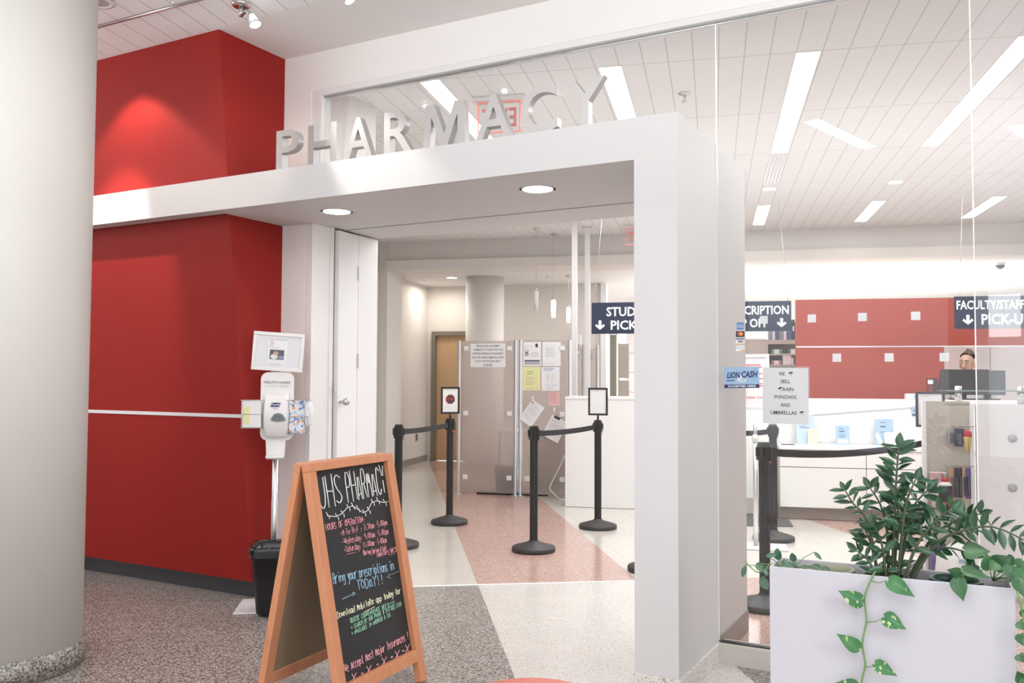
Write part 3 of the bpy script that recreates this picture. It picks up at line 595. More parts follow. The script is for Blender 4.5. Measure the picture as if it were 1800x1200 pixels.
MB().lathe([(.085, 0), (.085, -.006), (.07, -.006), (.06, 0)], (dl.x, dl.y, ZC), 28, cap=False).build('trim_ring', PLW, t); MB().lathe([(.065, -.001), (0, -.001)], (dl.x, dl.y, ZC), 28, cap=False).build('reflector', PLG, t)
# hall ceiling troffers, seen only as reflections
def troffer(u, v0, v1, z, lab, grp, wd=.135, m=LAMP_C):
    p = UV(u+wd/2, (v0+v1)/2, z); t = thing('ceiling_light', lab, 'ceiling light', p, YI, grp)
    w2 = wd/2; l2 = (v1-v0)/2; M = Matrix.Translation(p) @ MI
    MB().box(-w2-.006, -w2, -l2, l2, -.005, .02, M).box(w2, w2+.006, -l2, l2, -.005, .02, M).box(-w2-.006, w2+.006, -l2-.006, -l2, -.005, .02, M).box(-w2-.006, w2+.006, l2, l2+.006, -.005, .02, M).build('frame', PLW, t)
    n = max(1, round((v1-v0)/1.219))
    for i in range(n):
        a = -l2+(v1-v0)*i/n; MB().box(-w2, w2, a+.003, a+(v1-v0)/n-.003, -.003, .018, M).build('diffuser', m, t)
    return t
cu = uv(V((-1.26, 1.43, 0))); troffer(cu[0]-.0675, cu[1]-1.20, cu[1], ZC, 'narrow troffer in the hall ceiling mirrored in the glass right of the vent', 'hall troffers')
cu2 = uv(V((.22, .5, 0))); troffer(cu2[0]-.0675, cu2[1]-1.2, cu2[1], ZC, 'narrow troffer in the hall ceiling mirrored at the right edge', 'hall troffers')
# ---------------------------------------------------------------- A-frame chalkboard
TW = .034; HA, WA, SF, SB = 1.045, .632, .206, .243
th = math.radians(92.29); dA = V((math.cos(th), math.sin(th), 0)); nA = V((math.sin(th), -math.cos(th), 0)); A0 = V((-2.503, 2.837, 0))-nA*TW; SF += TW; SB -= TW*.2
af = thing('a_frame_sign', 'orange wood A-frame chalkboard standing open on the hall floor', 'sign', A0+dA*WA/2, th)
def half(sgn, spread, panelmat, nm):
    foot = A0+nA*sgn*spread; top = A0+nA*sgn*TW+V((0, 0, HA)); up = (top-foot).normalized(); N = dA.cross(up).normalized()
    if N.dot(nA)*sgn < 0: N = -N
    L = (top-foot).length; T = .034; fw = .052; fr_ = .036
    def bar(mb, x0, x1, y0, y1, t0=-T, t1=0):
        q = lambda x, y, t: foot+dA*x+up*y+N*t
        if N.dot(nA) > 0: b = [q(x0, y0, t0), q(x1, y0, t0), q(x1, y1, t0), q(x0, y1, t0)]; f = [q(x0, y0, t1), q(x1, y0, t1), q(x1, y1, t1), q(x0, y1, t1)]
        else: b = [q(x1, y0, t0), q(x0, y0, t0), q(x0, y1, t0), q(x1, y1, t0)]; f = [q(x1, y0, t1), q(x0, y0, t1), q(x0, y1, t1), q(x1, y1, t1)]
        mb.hexa(b, f)
    mb = MB(); bar(mb, 0, fw, .006, L-fr_); bar(mb, WA-fw, WA, .006, L-fr_); bar(mb, 0, WA, L-fr_, L); bar(mb, fw, WA-fw, .10, .155)
    fo = mb.build(nm, WOODO, af, bevel=.0025)
    mb = MB(); bar(mb, fw-.006, WA-fw+.006, .15, L-fr_+.006, -.031, -.026); mb.build(nm.replace('frame', 'panel'), panelmat, fo)
    return foot, up, N
ff, uf, NF = half(1, SF, [CHALKB], 'front_frame'); half(-1, SB, [HARDB], 'rear_frame')
MB().cyl(A0+V((0, 0, HA-.03))+dA*.03, A0+V((0, 0, HA-.03))+dA*.075, .012, 10).build('hinge', STEEL, af)
bo = ff-NF*.0255
def bpx(x, y): return hitp(x, y, NF, NF.dot(bo))
# single-stroke handwriting: each glyph a list of strokes on a 0-4 grid, y 0 descender, 2 baseline, 6 x-height, 8 capital height
GL = {'A': '02 28 42|13 33', 'B': '02 08 38 46 35 05|35 43 32 02', 'C': '47 28 17 04 12 32 43', 'D': '02 08 28 46 44 22 02', 'E': '48 08 02 42|05 35', 'F': '48 08 02|05 35', 'G': '47 28 06 04 22 43 45 25',
 'H': '02 08|42 48|05 45', 'I': '18 38|28 22|12 32', 'J': '48 43 22 03', 'K': '02 08|48 05 42', 'L': '08 02 42', 'M': '02 18 24 38 42', 'N': '02 08 42 48', 'O': '28 06 04 22 44 46 28', 'P': '02 08 38 46 35 05', 'Q': '28 06 04 22 44 46 28|24 41',
 'R': '02 08 38 46 35 05|25 42', 'S': '47 28 07 15 34 43 22 03', 'T': '08 48|28 22', 'U': '08 03 22 43 48', 'V': '08 22 48', 'W': '08 12 26 32 48', 'X': '02 48|08 42', 'Y': '08 25 48|25 22', 'Z': '08 48 02 42',
 'a': '46 16 04 12 32 44|46 43 42', 'b': '08 02 32 44 35 05', 'c': '46 16 04 12 42', 'd': '45 15 03 12 42|48 42', 'e': '04 44 36 16 04 12 42', 'f': '47 38 27 22|15 35', 'g': '45 16 04 13 43|46 41 20 01', 'h': '08 02|05 26 45 42', 'i': '26 22|28 27', 'j': '36 31 10|38 37',
 'k': '08 02|46 04 42', 'l': '28 22', 'm': '02 06|05 16 25 22|25 36 45 42', 'n': '02 06|05 26 45 42', 'o': '26 05 03 22 43 45 26', 'p': '06 00|05 36 44 32 03', 'q': '45 16 04 13 43|46 40', 'r': '02 06|04 26 46', 's': '46 16 05 43 32 02', 't': '28 23 32 42|16 36', 'u': '06 03 22 43|46 42',
 'v': '06 22 46', 'w': '06 12 25 32 46', 'x': '02 46|06 42', 'y': '06 23|46 20 00', 'z': '06 46 02 42', '0': '28 06 04 22 44 46 28', '1': '17 28 22', '2': '07 28 46 02 42', '3': '08 38 26 45 33 02', '4': '38 04 44|36 32', '5': '48 08 05 35 43 22 02', '6': '38 05 03 22 43 35 04',
 '7': '08 48 12', '8': '25 07 28 47 25 03 22 43 25', '9': '45 15 07 38 46 42', ':': '25 24|23 22', '-': '15 35', '!': '28 24|23 22', '(': '38 26 24 32', ')': '18 26 24 12', '&': '42 17 28 36 04 12 44', '#': '12 18|32 38|04 44|06 46', '>': '05 45|27 45 23', '<': '45 05|27 05 23', '*': '14 15 25 24 14', '.': '22 23', "'": '28 27'}
def chalk(mb, s, A, B, h, U, N, r, wave=0, seed=1, stretch=1.0):
    rnd = random.Random(seed); R = B-A; n = len(s); cw = R/n; cwl = cw*.78
    for i, c in enumerate(s):
        if c not in GL: continue
        for st in GL[c].split('|'):
            pts = [(int(q[0]), int(q[1])) for q in st.split()]
            P3 = []
            for x, y in pts: P3.append(A+cw*i+cwl*((x+rnd.uniform(-.2, .2))/4)+U*(h*(y-2+rnd.uniform(-.2, .2))/6*stretch)+N*.0012)
            if len(P3) > 2:   # one round of corner cutting for a written look
                q = [P3[0]]
                for a_, b__ in zip(P3, P3[1:]): q += [a_.lerp(b__, .25), a_.lerp(b__, .75)]
                q.append(P3[-1]); P3 = q
            mb.tube(P3, r, 5)
def stroke(mb, pxs, r): mb.tube([bpx(*p)+NF*.0012 for p in pxs], r, 5)
def line_px(mb, s, a, b, hpx, r, seed=1):
    A, B = bpx(*a), bpx(*b); hh = (bpx(a[0], a[1]-hpx)-A).length; chalk(mb, s, A, B, hh, uf, NF, r, 0, seed)
mw, mp_, mb_, my, mg = MB(), MB(), MB(), MB(), MB()
line_px(mw, 'UHS', (563, 896), (606, 884), 56, .0026, 3); line_px(mw, 'PHARMACY', (612, 882), (681, 866), 52, .0024, 4)
vx = [(574, 906), (590, 908), (600, 903), (610, 892), (618, 889), (627, 894), (638, 901), (646, 897), (653, 883), (662, 880), (674, 883), (682, 881)]
stroke(mw, vx, .0018)
for x, y in vx[:-1]:
    stroke(mw, [(x+2, y), (x-1, y-6)], .002); stroke(mw, [(x+4, y), (x+5, y+6)], .002)
line_px(mp_, 'HOURS OF OPERATION:', (573, 933), (642, 917), 12, .0014, 5)
line_px(mp_, '*M-Tu-Th-F : 7:30am -5:00pm', (599, 942), (681, 922), 11, .0012, 6)
line_px(mp_, '*Wednesday: 9:00am -5:00pm', (602, 957), (683, 938), 11, .0012, 7)
line_px(mp_, '*Saturday: 11:00am -3:00pm', (605, 971), (680, 953), 11, .0012, 8)
line_px(mp_, '(During Spring & Fall', (638, 976), (680, 967), 9, .0012, 9); line_px(mp_, 'Semesters ONLY)', (662, 979), (698, 969), 9, .0012, 10)
stroke(mp_, [(609, 974), (625, 970)], .0012); stroke(mp_, [(684, 975), (694, 972)], .0012)
line_px(mb_, 'Bring your prescriptions in', (586, 1026), (693, 1001), 19, .002, 11); line_px(mb_, 'TODAY!!', (629, 1038), (676, 1025), 18, .002, 12)
stroke(mb_, [(601, 1053), (624, 1042), (619, 1041)], .0018); stroke(mb_, [(624, 1042), (620, 1047)], .0018)
stroke(mb_, [(700, 1004), (680, 1013), (684, 1008)], .0018); stroke(mb_, [(680, 1013), (686, 1016)], .0018)
line_px(my, 'Download MobileRx app today for', (593, 1087), (705, 1042), 12, .0017, 13); stroke(my, [(639, 1076), (658, 1066)], .0015)
line_px(mg, 'QUICK CONVENIENCE REFILLS!', (616, 1095), (695, 1063), 9, .0012, 14)
line_px(mg, '> SEARCH BY OUR PHONE # 814-865-7350', (617, 1107), (706, 1064), 8, .001, 15); line_px(mg, '> AVAILABLE IN ANDROID & IOS', (618, 1117), (687, 1083), 8, .001, 16)
line_px(mp_, 'We Accept Most Major Insurances !', (606, 1182), (719, 1122), 15, .0018, 17)
for i, (x, y) in enumerate(((622, 1190), (648, 1177), (675, 1162), (698, 1150), (716, 1139))):
    stroke(mp_, [(x-4, y-6), (x+4, y+8)], .0018); stroke(mp_, [(x+4, y-8), (x-4, y+8)], .0018); stroke(mp_, [(x, y), (x, y+6)], .0018)
for x, y in ((636, 1184), (663, 1168), (688, 1155), (708, 1144)): stroke(mp_, [(x-1, y), (x+1.5, y-1)], .0035)
fo = [o for o in SC.objects if o.name.startswith('front_frame')][0]
for mb, mt, nm in ((mw, CH_W, 'white'), (mp_, CH_P, 'pink'), (mb_, CH_B, 'blue'), (my, CH_Y, 'cream'), (mg, CH_G, 'green')):
    mb.build('chalk_writing', mt, fo, nm+' chalk writing')
# ---------------------------------------------------------------- hand sanitizer stand
fz = math.radians(-14)      # turned to face the viewer
base_p = PZ(480, 1066); st = thing('hand_sanitizer_stand', 'white hand sanitizer stand with framed notice and tissue racks by the red wall', 'hand sanitizer stand', base_p, math.radians(36))
def SM(rz=0): return Matrix.Translation(base_p) @ rotz(math.radians(36)+rz)
S = SM()
R_, U_, N_ = (S.to_3x3() @ V((1, 0, 0))), V((0, 0, 1)), (S.to_3x3() @ V((0, -1, 0)))
dB = (base_p-CAM).dot(_f)
def sp(x, y, off=0):     # photo pixel to the stand's front plane pushed forward by off
    return hitp(x, y, N_, N_.dot(base_p)+off)
def loc_(p): q = S.inverted() @ p; return q.x, q.z
MB().prism([(-.21, -.17), (.17, -.17), (.17, .17), (-.21, .17)], 0, .012, S).build('base_plate', PLW, st, bevel=.004)
zpole = loc_(sp(482, 806))[1]
MB().lathe([(.021, .012), (.021, zpole*.72), (.019, zpole*.72+.004), (.019, 1.0)], (0, 0, 0), 20, S).build('pole', ALU, st)
x0, zb0 = loc_(sp(457, 774, .02)); x1, zt0 = loc_(sp(517, 654, .02)); 
def rrect(x0, x1, z0, z1, r, n=6):
    o = []
    for cx, cz, a in ((x1-r, z1-r, 0), (x0+r, z1-r, 90), (x0+r, z0+r, 180), (x1-r, z0+r, 270)):
        for i in range(n+1): t = math.radians(a+90*i/n); o.append((cx+r*math.cos(t), cz+r*math.sin(t)))
    return o
XZ = S @ Matrix(((1, 0, 0, 0), (0, 0, -1, 0), (0, 1, 0, 0), (0, 0, 0, 1)))     # x right, y up, z towards the viewer
board = MB().prism(rrect(x0, x1, zb0, zt0, .045), .0, .03, XZ, 0).build('back_board', PLW, st, bevel=.004)
mt = MB(); A_, B_ = sp(464, 673.5, .0315), sp(510, 674.5, .0315)
put_text(mt, 'HEALTHY HANDS', A_, B_, .016, N_, .004); mt.build('lettering', mat('charcoal_ink', (.12, .11, .14), .6), board, 'dark grey lettering')
mt = MB(); put_text(mt, 'START HERE', sp(467, 680.5, .0315), sp(507, 681.5, .0315), .014, N_); mt.build('lettering', mat('pale_ink', (.62, .60, .60), .6), board, 'pale lettering')
# dispenser body: lofted bulge
dx0, dz0 = loc_(sp(464, 768, .05)); dx1, dz1 = loc_(sp(509, 692, .05)); cx = (dx0+dx1)/2; hw = (dx1-dx0)/2; hh = dz1-dz0
def loft(mb, rings, M, mi=0):
    n = len(rings[0]); vs = [p for r in rings for p in r]; fs = [(q*n+i, q*n+(i+1) % n, (q+1)*n+(i+1) % n, (q+1)*n+i) for q in range(len(rings)-1) for i in range(n)]
    fs += [tuple(range(n-1, -1, -1)), tuple((len(rings)-1)*n+i for i in range(n))]; return mb.add(vs, fs, M, mi, True)
rings = []
for f, ws, dp in ((0, .80, .05), (.05, .93, .066), (.25, 1.0, .085), (.5, 1.0, .10), (.72, .98, .088), (.92, .95, .062), (1, .88, .05)):
    rr = []
    for i in range(24):
        t = 2*PI*i/24; c, s_ = math.cos(t), math.sin(t); e = .45
        rr.append((cx+hw*ws*math.copysign(abs(c)**e, c), -.02-(.5+.5*math.copysign(abs(s_)**e, s_))*dp, dz0+hh*f))
    rings.append(rr[::-1])
disp = loft(MB(), rings, S).build('dispenser', PLW, st)
def frontY(f): return .02+.5*0+(.05 if f < .05 else .1)+.0
wx, wz = loc_(sp(489, 733, .12)); mtw = MB()
mtw.add([(wx+a*hw*.62, -.124+abs(a)*.006, wz+b*hh*.5) for a, b in ((-1, -.10), (-.85, -.18), (0, -.2), (.85, -.18), (1, -.10), (.55, .14), (0, .2), (-.55, .14))], [tuple(range(8))], S); mtw.build('sensor_window', glassmat('smoky_window', (.45, .5, .52), 1.3, .35, 1.45, (.38, .42, .43)), disp)
lz = loc_(sp(491, 711, .11))[1]; lg = MB(); q = Plate(S @ V((cx-.030, -.1195, lz-.012)), R_, V((0, 0, 1)), .06, .024)
lg.add([q.P(*p, .0) for p in ((0, 0), (.052, 0), (.06, .024), (.008, .024))], [(0, 1, 2, 3)]); lg.build('logo_badge', INKB, disp)
lg = MB(); q.text(lg, 'Purell', .008, .052, .007, .012, .012, 0, True, .001); lg.build('logo_lettering', SIGNW, disp)
lg = MB(); q.lines(lg, .016, .05, (-.010, -.015), .002); lg.build('small_print', INKG, disp)
# drip tray
tx0, tz0 = loc_(sp(467, 806, .03)); tx1, tz1 = loc_(sp(501, 772, .03)); mbt = MB(); k = .008
rr = lambda z, s_, d0, d1: [(tx0+(tx1-tx0)*(.5-.5*s_), -d0, z), (tx0+(tx1-tx0)*(.5-.5*s_), -d1, z), (tx0+(tx1-tx0)*(.5+.5*s_), -d1, z), (tx0+(tx1-tx0)*(.5+.5*s_), -d0, z)]
loft(mbt, [rr(tz0, .82, .0, .075), rr(tz0+.012, .92, .0, .085), rr(tz0+.03, .95, .0, .04), rr(tz1, 1.05, .0, .03)], S); mbt.build('drip_tray', PLW, st, bevel=.004)
# framed notice on top (tilted a little)
sg = plate_from_px(lambda x, y: sp(x, y, .03), (441, 649), (531, 655), (444, 581)); fr = MB(); wd, he = sg.w, sg.h; fw = .022
for (a0, a1, b0, b1) in ((0, wd, 0, fw), (0, wd, he-fw, he), (0, fw, fw, he-fw), (wd-fw, wd, fw, he-fw)): sg.solid(fr, .016, a0, a1, b0, b1, .006)
fo_ = fr.build('notice_frame', PLW, st, bevel=.003)
MB_ = MB(); sg.solid(MB_, .006, fw*.5, wd-fw*.5, fw*.5, he-fw*.5, -.002); MB_.build('notice_backing', mat('clear_sleeve_backing', (.70, .70, .73), .25), fo_)
MB_ = MB(); sg.solid(MB_, .001, wd*.29, wd*.69, fw+.004, he-fw-.004, 0); MB_.build('notice_sheet', PAPER, fo_)
mx = MB(); sg.lines(mx, wd*.31, wd*.68, (he-.04, he-.047, he-.095), .002, 0, 2); sg.lines(mx, wd*.32, wd*.68, (.042, .035), .002, 0, 3); mx.build('small_print', INKG, fo_)
mx = MB(); sg.lines(mx, wd*.33, wd*.43, (he-.058, he-.07, he-.082), .003, 0, 3); mx.build('small_print', INKR, fo_, 'red lines of print')
ph = MB(); q0 = (wd*.34, wd*.62, he*.30, he*.55); quad(ph, sg.O, sg.R, sg.U, sg.N, *q0, .0012, 0)
disc(ph, sg.O, sg.R, sg.U, sg.N, wd*.43, he*.37, .022, .016, .0016, 1); disc(ph, sg.O, sg.R, sg.U, sg.N, wd*.46, he*.46, .016, .012, .0018, 2); quad(ph, sg.O, sg.R, sg.U, sg.N, wd*.52, wd*.61, he*.32, he*.40, .0015, 3)
ph.build('photo', [mat('photo_dark', (.10, .11, .12), .5), mat('photo_pale', (.72, .72, .70), .5), mat('photo_skin', (.55, .34, .25), .5), mat('photo_blue', (.25, .32, .45), .5)], fo_)
MB().box(-.03, .03, -.02, -.005, zt0-.01, loc_(sp(487, 652, .02))[1]+.02, S).build('notice_bracket', CLEAR, st)
# wire racks with boxes
def rack(xa, xb, zt, zb, lab):
    mb = MB()
    for z in (zt, (zt+zb)/2, zb):
        mb.tube([S @ V((xa, 0, z)), S @ V((xa, -.085, z)), S @ V((xb, -.085, z)), S @ V((xb, 0, z))], .0022, 6)
    for x in (xa+.012, xb-.012): mb.tube([S @ V((x, -.085, zt)), S @ V((x, -.085, zb)), S @ V((x, 0, zb))], .002, 6)
    return mb.build('wire_rack', STEEL, st, lab)
la0, lt = loc_(sp(425, 702, .03)); la1, lb = loc_(sp(458, 752, .03)); rack(la0, la1+.03, lt-.003, lb+.003, 'left wire rack')
ra0, rt = loc_(sp(515, 702, .03)); ra1, rbm = loc_(sp(546, 762, .03)); rack(ra0-.03, ra1, rt-.003, rbm+.006, 'right wire rack')
gb = thing('glove_box', 'white glove box with yellow label in the left rack of the sanitizer stand', 'box', S @ V(((la0+la1)/2, -.05, lb)), math.radians(36))
MB().box(la0+.006, la1+.01, -.078, -.01, lb+.006, lt-.002, S).build('carton', PLW, gb, bevel=.003)
q = Plate(S @ V((la0+.006, -.0785, lb+.006)), R_, V((0, 0, 1)), .1, .15); mb = MB(); quad(mb, q.O, q.R, q.U, q.N, .012, .05, .02, (lt-lb)*.72, .0008); mb.build('carton_label', PAPERY, gb)
tb = thing('tissue_box', 'blue and orange patterned tissue box in the right rack of the sanitizer stand', 'box', S @ V(((ra0+ra1)/2, -.05, rbm)), math.radians(36))
FLOR = bpy.data.materials.new('floral_print'); FLOR.use_nodes = True; nt = FLOR.node_tree; vv = nt.nodes.new('ShaderNodeTexVoronoi'); vv.inputs['Scale'].default_value = 75; tcc = nt.nodes.new('ShaderNodeTexCoord'); nt.links.new(tcc.outputs['Object'], vv.inputs['Vector'])
crr = nt.nodes.new('ShaderNodeValToRGB'); crr.color_ramp.interpolation = 'CONSTANT'; ee = crr.color_ramp.elements; ee[0].color = (.75, .76, .8, 1); ee[1].position = .45; ee[1].color = (.16, .24, .45, 1)
e3 = ee.new(.7); e3.color = (.78, .32, .10, 1); e4 = ee.new(.82); e4.color = (.5, .6, .75, 1)
spc = nt.nodes.new('ShaderNodeSeparateColor'); nt.links.new(vv.outputs['Color'], spc.inputs[0]); nt.links.new(spc.outputs[0], crr.inputs[0]); nt.links.new(crr.outputs[0], nt.nodes['Principled BSDF'].inputs['Base Color'])
MB().box(ra0-.028, ra1-.038, -.078, -.01, rbm+.009, rt-.004, S).build('carton', FLOR, tb, bevel=.002)
tis = MB(); cxx, czz = loc_(sp(543, 728, .05)); rings = []
rnd = random.Random(4)
for i in range(9):
    t = -PI/2+PI*i/8; r0 = math.cos(t)*.030+.002; rings.append([(cxx+(-.004)+r0*math.cos(a)*(1+rnd.uniform(-.12, .12)), -.045+r0*math.sin(a)*.9*(1+rnd.uniform(-.12, .12)), czz+.082*math.sin(t)) for a in [2*PI*j/14 for j in range(14)]])
loft(tis, rings, S); tis.build('tissue', PAPER, tb)
# ---------------------------------------------------------------- waste bin by the stand
bz = math.radians(36); bp = V((-3.62, 3.96, 0)); q = PZ(447, 1087); RB = rotz(bz).to_3x3()
bp = q+RB @ V((.150, .115, 0))
bn = thing('waste_bin', 'black waste bin with a clear liner beside the A-frame sign', 'bin', bp, bz); MBn = Matrix.Translation(bp) @ rotz(bz)
def rring(hx, hy, z, r=.05, n=5): return [(x, y, z) for x, y in rrect(-hx, hx, -hy, hy, r, n)]
mb = MB(); loft(mb, [rring(.145, .10, .013), rring(.15, .105, .02), rring(.178, .128, .37), rring(.186, .136, .37), rring(.188, .138, .40), rring(.180, .130, .402), rring(.176, .126, .39), rring(.15, .10, .06)], MBn)
mb.build('bin_body', BLK, bn)
mb = MB(); rnd = random.Random(2); rg = []
for hx, hy, z in ((.192, .142, .345), (.194, .144, .39), (.190, .140, .412), (.178, .128, .408), (.170, .12, .34)):
    rg.append([(x*(1+rnd.uniform(-.02, .02)), y*(1+rnd.uniform(-.02, .02)), zz+rnd.uniform(-.006, .006)) for x, y, zz in rring(hx, hy, z)])
loft(mb, rg, MBn); mb.f.pop(); mb.mi.pop(); mb.sm.pop(); mb.f.pop(); mb.mi.pop(); mb.sm.pop()
mb.build('bin_liner', glassmat('clear_film', (.45, .45, .46), 1.3, .015), bn)
# ---------------------------------------------------------------- red stool
sq = PZ(938, 1188, .445); cS = V((sq.x, sq.y, 0))+V((.30*math.sin(math.radians(16)), -.30*math.cos(math.radians(16)), 0)).normalized()*0
dirc = V((sq.x, sq.y, 0)).normalized(); cS = V((sq.x, sq.y, 0))-dirc*.204
stl = thing('stool', 'coral red round stool cut off by the bottom edge', 'stool', cS)
MB().lathe([(0, .452), (.17, .45), (.205, .44), (.215, .42), (.205, .395), (.17, .385), (0, .385)], cS, 48).build('seat', mat('coral_vinyl', (.62, .17, .12), .45, noise=.05, scale=60), stl)
MB().lathe([(.03, .02), (.03, .386)], cS, 20).build('post', STEEL, stl); MB().lathe([(.2, 0), (.2, .012), (.05, .03), (0, .03)], cS, 40).build('base', STEEL, stl)
# ---------------------------------------------------------------- notices and marks on the glass
fg = lambda x, y: PY(x, y, YG-.001)
def glass_notice(name, lab, cat, pl, pr, ptl, m=PAPER):
    p = plate_from_px(fg, pl, pr, ptl); t = thing(name, lab, cat, p.P(p.w/2, 0)); mb = MB(); p.solid(mb, .0012, front=.0); o = mb.build('sheet', m, t); return p, t
p, t = glass_notice('paper_notice', 'white typed notice selling rain ponchos and umbrellas taped to the glass', 'notice', (1341, 743), (1421, 746), (1341, 646), THIN)
mb = MB(); hh = p.h
for s, cxm, yy, wd_ in (('WE', .42, .862, .13), ('SELL', .50, .725, .21), ('RAIN', .56, .585, .23), ('PONCHOS', .50, .445, .48), ('AND', .50, .305, .21), ('UMBRELLAS', .46, .165, .58)):
    p.text(mb, s, p.w*(cxm-wd_/2), p.w*(cxm+wd_/2), hh*yy, hh*.062, .008)
mb.build('lettering', INK, t)
mb = MB()
for ux, uy, tl in ((.62, .895, -.3), (.39, .62, -.5), (.86, .20, -.35)):
    R2 = p.R*math.cos(tl)+p.U*math.sin(tl)*-1; R2.normalize(); U2 = p.N.cross(R2)
    disc(mb, p.P(p.w*ux, hh*uy), R2, U2, p.N, 0, 0, .011, .009, .0012, 0, 14, 0, PI); quad(mb, p.P(p.w*ux, hh*uy), R2, U2, p.N, -.0006, .0008, -.010, .001)
mb.build('umbrella_icon', INK, t)
sl = MB(); p.solid(sl, .0008, -.004, p.w+.006, -.012, p.h+.008, -.0013); sl.build('plastic_sleeve', CLEAR, t)
p, t = glass_notice('card_sign', 'light blue campus card sign on the glass at the pillar', 'sign', (1273.5, 682), (1335, 681.5), (1273.5, 645.5), mat('sky_blue_sign', (.34, .50, .70), .5))
mb = MB(); w_, h_ = p.w, p.h; quad(mb, p.O, p.R, p.U, p.N, 0, w_, 0, h_*.17, .0008); p.text(mb, 'LION', w_*.08, w_*.44, h_*.47, h_*.30, .03, shear=.18); p.text(mb, 'CASH', w_*.48, w_*.93, h_*.50, h_*.30, .03, shear=.18)
quad(mb, p.O, p.R, p.U, p.N, w_*.07, w_*.30, h_*.34, h_*.38, .0008); p.text(mb, "'", w_*.88, w_*.93, h_*.86, h_*.05); mb.build('lettering', INKB, t)
mb = MB(); p.text(mb, 'ACCEPTED HERE', w_*.1, w_*.9, h_*.045, h_*.09, .03, lift=.0018); p.text(mb, 'PLUS', w_*.43, w_*.63, h_*.28, h_*.15, .03, shear=.2)
mb.add([p.P(w_*a, h_*b, .0016) for a, b in ((.36, .26), (.40, .50), (.47, .46), (.45, .68), (.56, .44), (.49, .48))], [(0, 1, 2, 3, 4, 5)]); mb.build('bright_lettering', SIGNW, t, 'white lettering and flash')
st4 = [((1295, 579), (1307, 579), (1295, 566.5), 'blue credit card sticker, top of the strip on the glass'), ((1293.5, 592), (1308.5, 592), (1293.5, 582), 'black card sticker with two orange discs on the glass'), ((1293.5, 605), (1308.5, 605), (1293.5, 595), 'white card sticker with navy letters and orange line'), ((1293.5, 617), (1308.5, 617), (1293.5, 607.5), 'white card sticker with orange corner, lowest of the strip')]
for i, (a, b, c, lab) in enumerate(st4):
    p, t = glass_notice('card_sticker', lab, 'sticker', a, b, c, [mat('card_blue', (.10, .24, .55), .4), mat('card_black', (.03, .03, .05), .4), SIGNW, SIGNW][i]); tag(t, group='card stickers on the glass')
    w_, h_ = p.w, p.h
    if i == 0:
        mb = MB(); p.text(mb, 'AMERICAN', w_*.1, w_*.95, h_*.52, h_*.18, .02); p.text(mb, 'EXPRESS', w_*.1, w_*.95, h_*.26, h_*.18, .02); mb.build('lettering', SIGNW, t)
    if i == 1:
        mb = MB(); disc(mb, p.O, p.R, p.U, p.N, w_*.4, h_*.55, h_*.33, None, .0008, 0); disc(mb, p.O, p.R, p.U, p.N, w_*.62, h_*.55, h_*.33, None, .0013, 1); mb.build('discs', [mat('disc_red', (.72, .12, .05), .4), mat('disc_orange', (.85, .35, .08), .4)], t)
    if i == 2:
        mb = MB(); p.text(mb, 'VISA', w_*.18, w_*.85, h_*.32, h_*.38, .03, shear=.15); quad(mb, p.O, p.R, p.U, p.N, 0, w_, h_*.86, h_, .0008); mb.build('lettering', INKB, t); mb = MB(); quad(mb, p.O, p.R, p.U, p.N, 0, w_, 0, h_*.14, .0008); mb.build('stripe', mat('card_orange', (.85, .45, .15), .4), t)
    if i == 3:
        mb = MB(); p.text(mb, 'DISCOVER', w_*.06, w_*.92, h_*.5, h_*.24, .01); mb.build('lettering', INKG, t); mb = MB(); mb.add([p.P(w_*a, h_*b, .001) for a, b in ((.3, 0), (1, 0), (1, .4))], [(0, 1, 2)]); mb.build('corner', mat('card_orange', (.85, .45, .15), .4), t)
DEC = papermat('frosted_decal', (.90, .89, .91))
sqs = [(1342.5, 562), (1427, 559.5), (1516, 557), (1609.5, 555), (1471, 628.5), (1563, 628), (1660, 627.5)]
nmq = ['over the drop off sign', 'at the left end of the red wall, upper row', 'in the middle of the red wall, upper row', 'at the right of the red wall, upper row', 'at the left of the red wall, lower row', 'in the middle of the red wall, lower row', 'at the right end of the red wall, lower row']
for (x, y), nn in zip(sqs, nmq):
    c = PY(x, y, YG-.0012); MB().box(c.x-.0195, c.x+.0195, YG-.0015, YG-.0005, c.z-.0195, c.z+.0195).build('safety_decal', DEC, None, 'white square decal on the glass '+nn, 'decal', 'square decals on the glass')
# ================================================================== things in the shop
# stanchions
def stanchion_proto():
    t = thing('stanchion', 'x', 'stanchion', (0, 0, 0))
    MB().lathe([(.170, 0), (.178, .006), (.178, .032), (.170, .040), (.05, .075), (.038, .085), (.038, .09)], n=48).build('base', BLKM, t)
    mb = MB(); prof = []
    for i in range(48): a = 2*PI*i/48; r = .033 if i % 4 else .0305; prof.append((r*math.cos(a), r*math.sin(a)))
    mb.prism(prof, .085, .93); mb.build('post', BLK, t)
    mb = MB(); mb.prism(rrect(-.041, .041, -.041, .041, .016, 4), .905, .985).prism(rrect(-.037, .037, -.037, .037, .014, 4), .985, 1.003).prism(rrect(-.03, .03, -.03, .03, .012, 4), 1.003, 1.016)
    for a in range(4): mb.box(.036, .05, -.014, .014, .93, .985, rotz(a*PI/2))
    h = mb.build('belt_head', BLK, t)
    MB().box(.028, .0435, -.012, .012, .889, .897).build('release_tab', REDDOT, h, 'red tab')
    return t
S0 = stanchion_proto(); used0 = [False]
def stanchion(px_, lab, rz=0):
    o = S0 if not used0[0] else copy_tree(S0); used0[0] = True
    p = PZ(*px_) if not isinstance(px_, V) else px_; o.location = p; o.rotation_euler = (0, 0, rz); o['label'] = lab; o['group'] = 'belt stanchions of the queue'; o['category'] = 'stanchion'
    bpy.context.view_layer.update(); return o
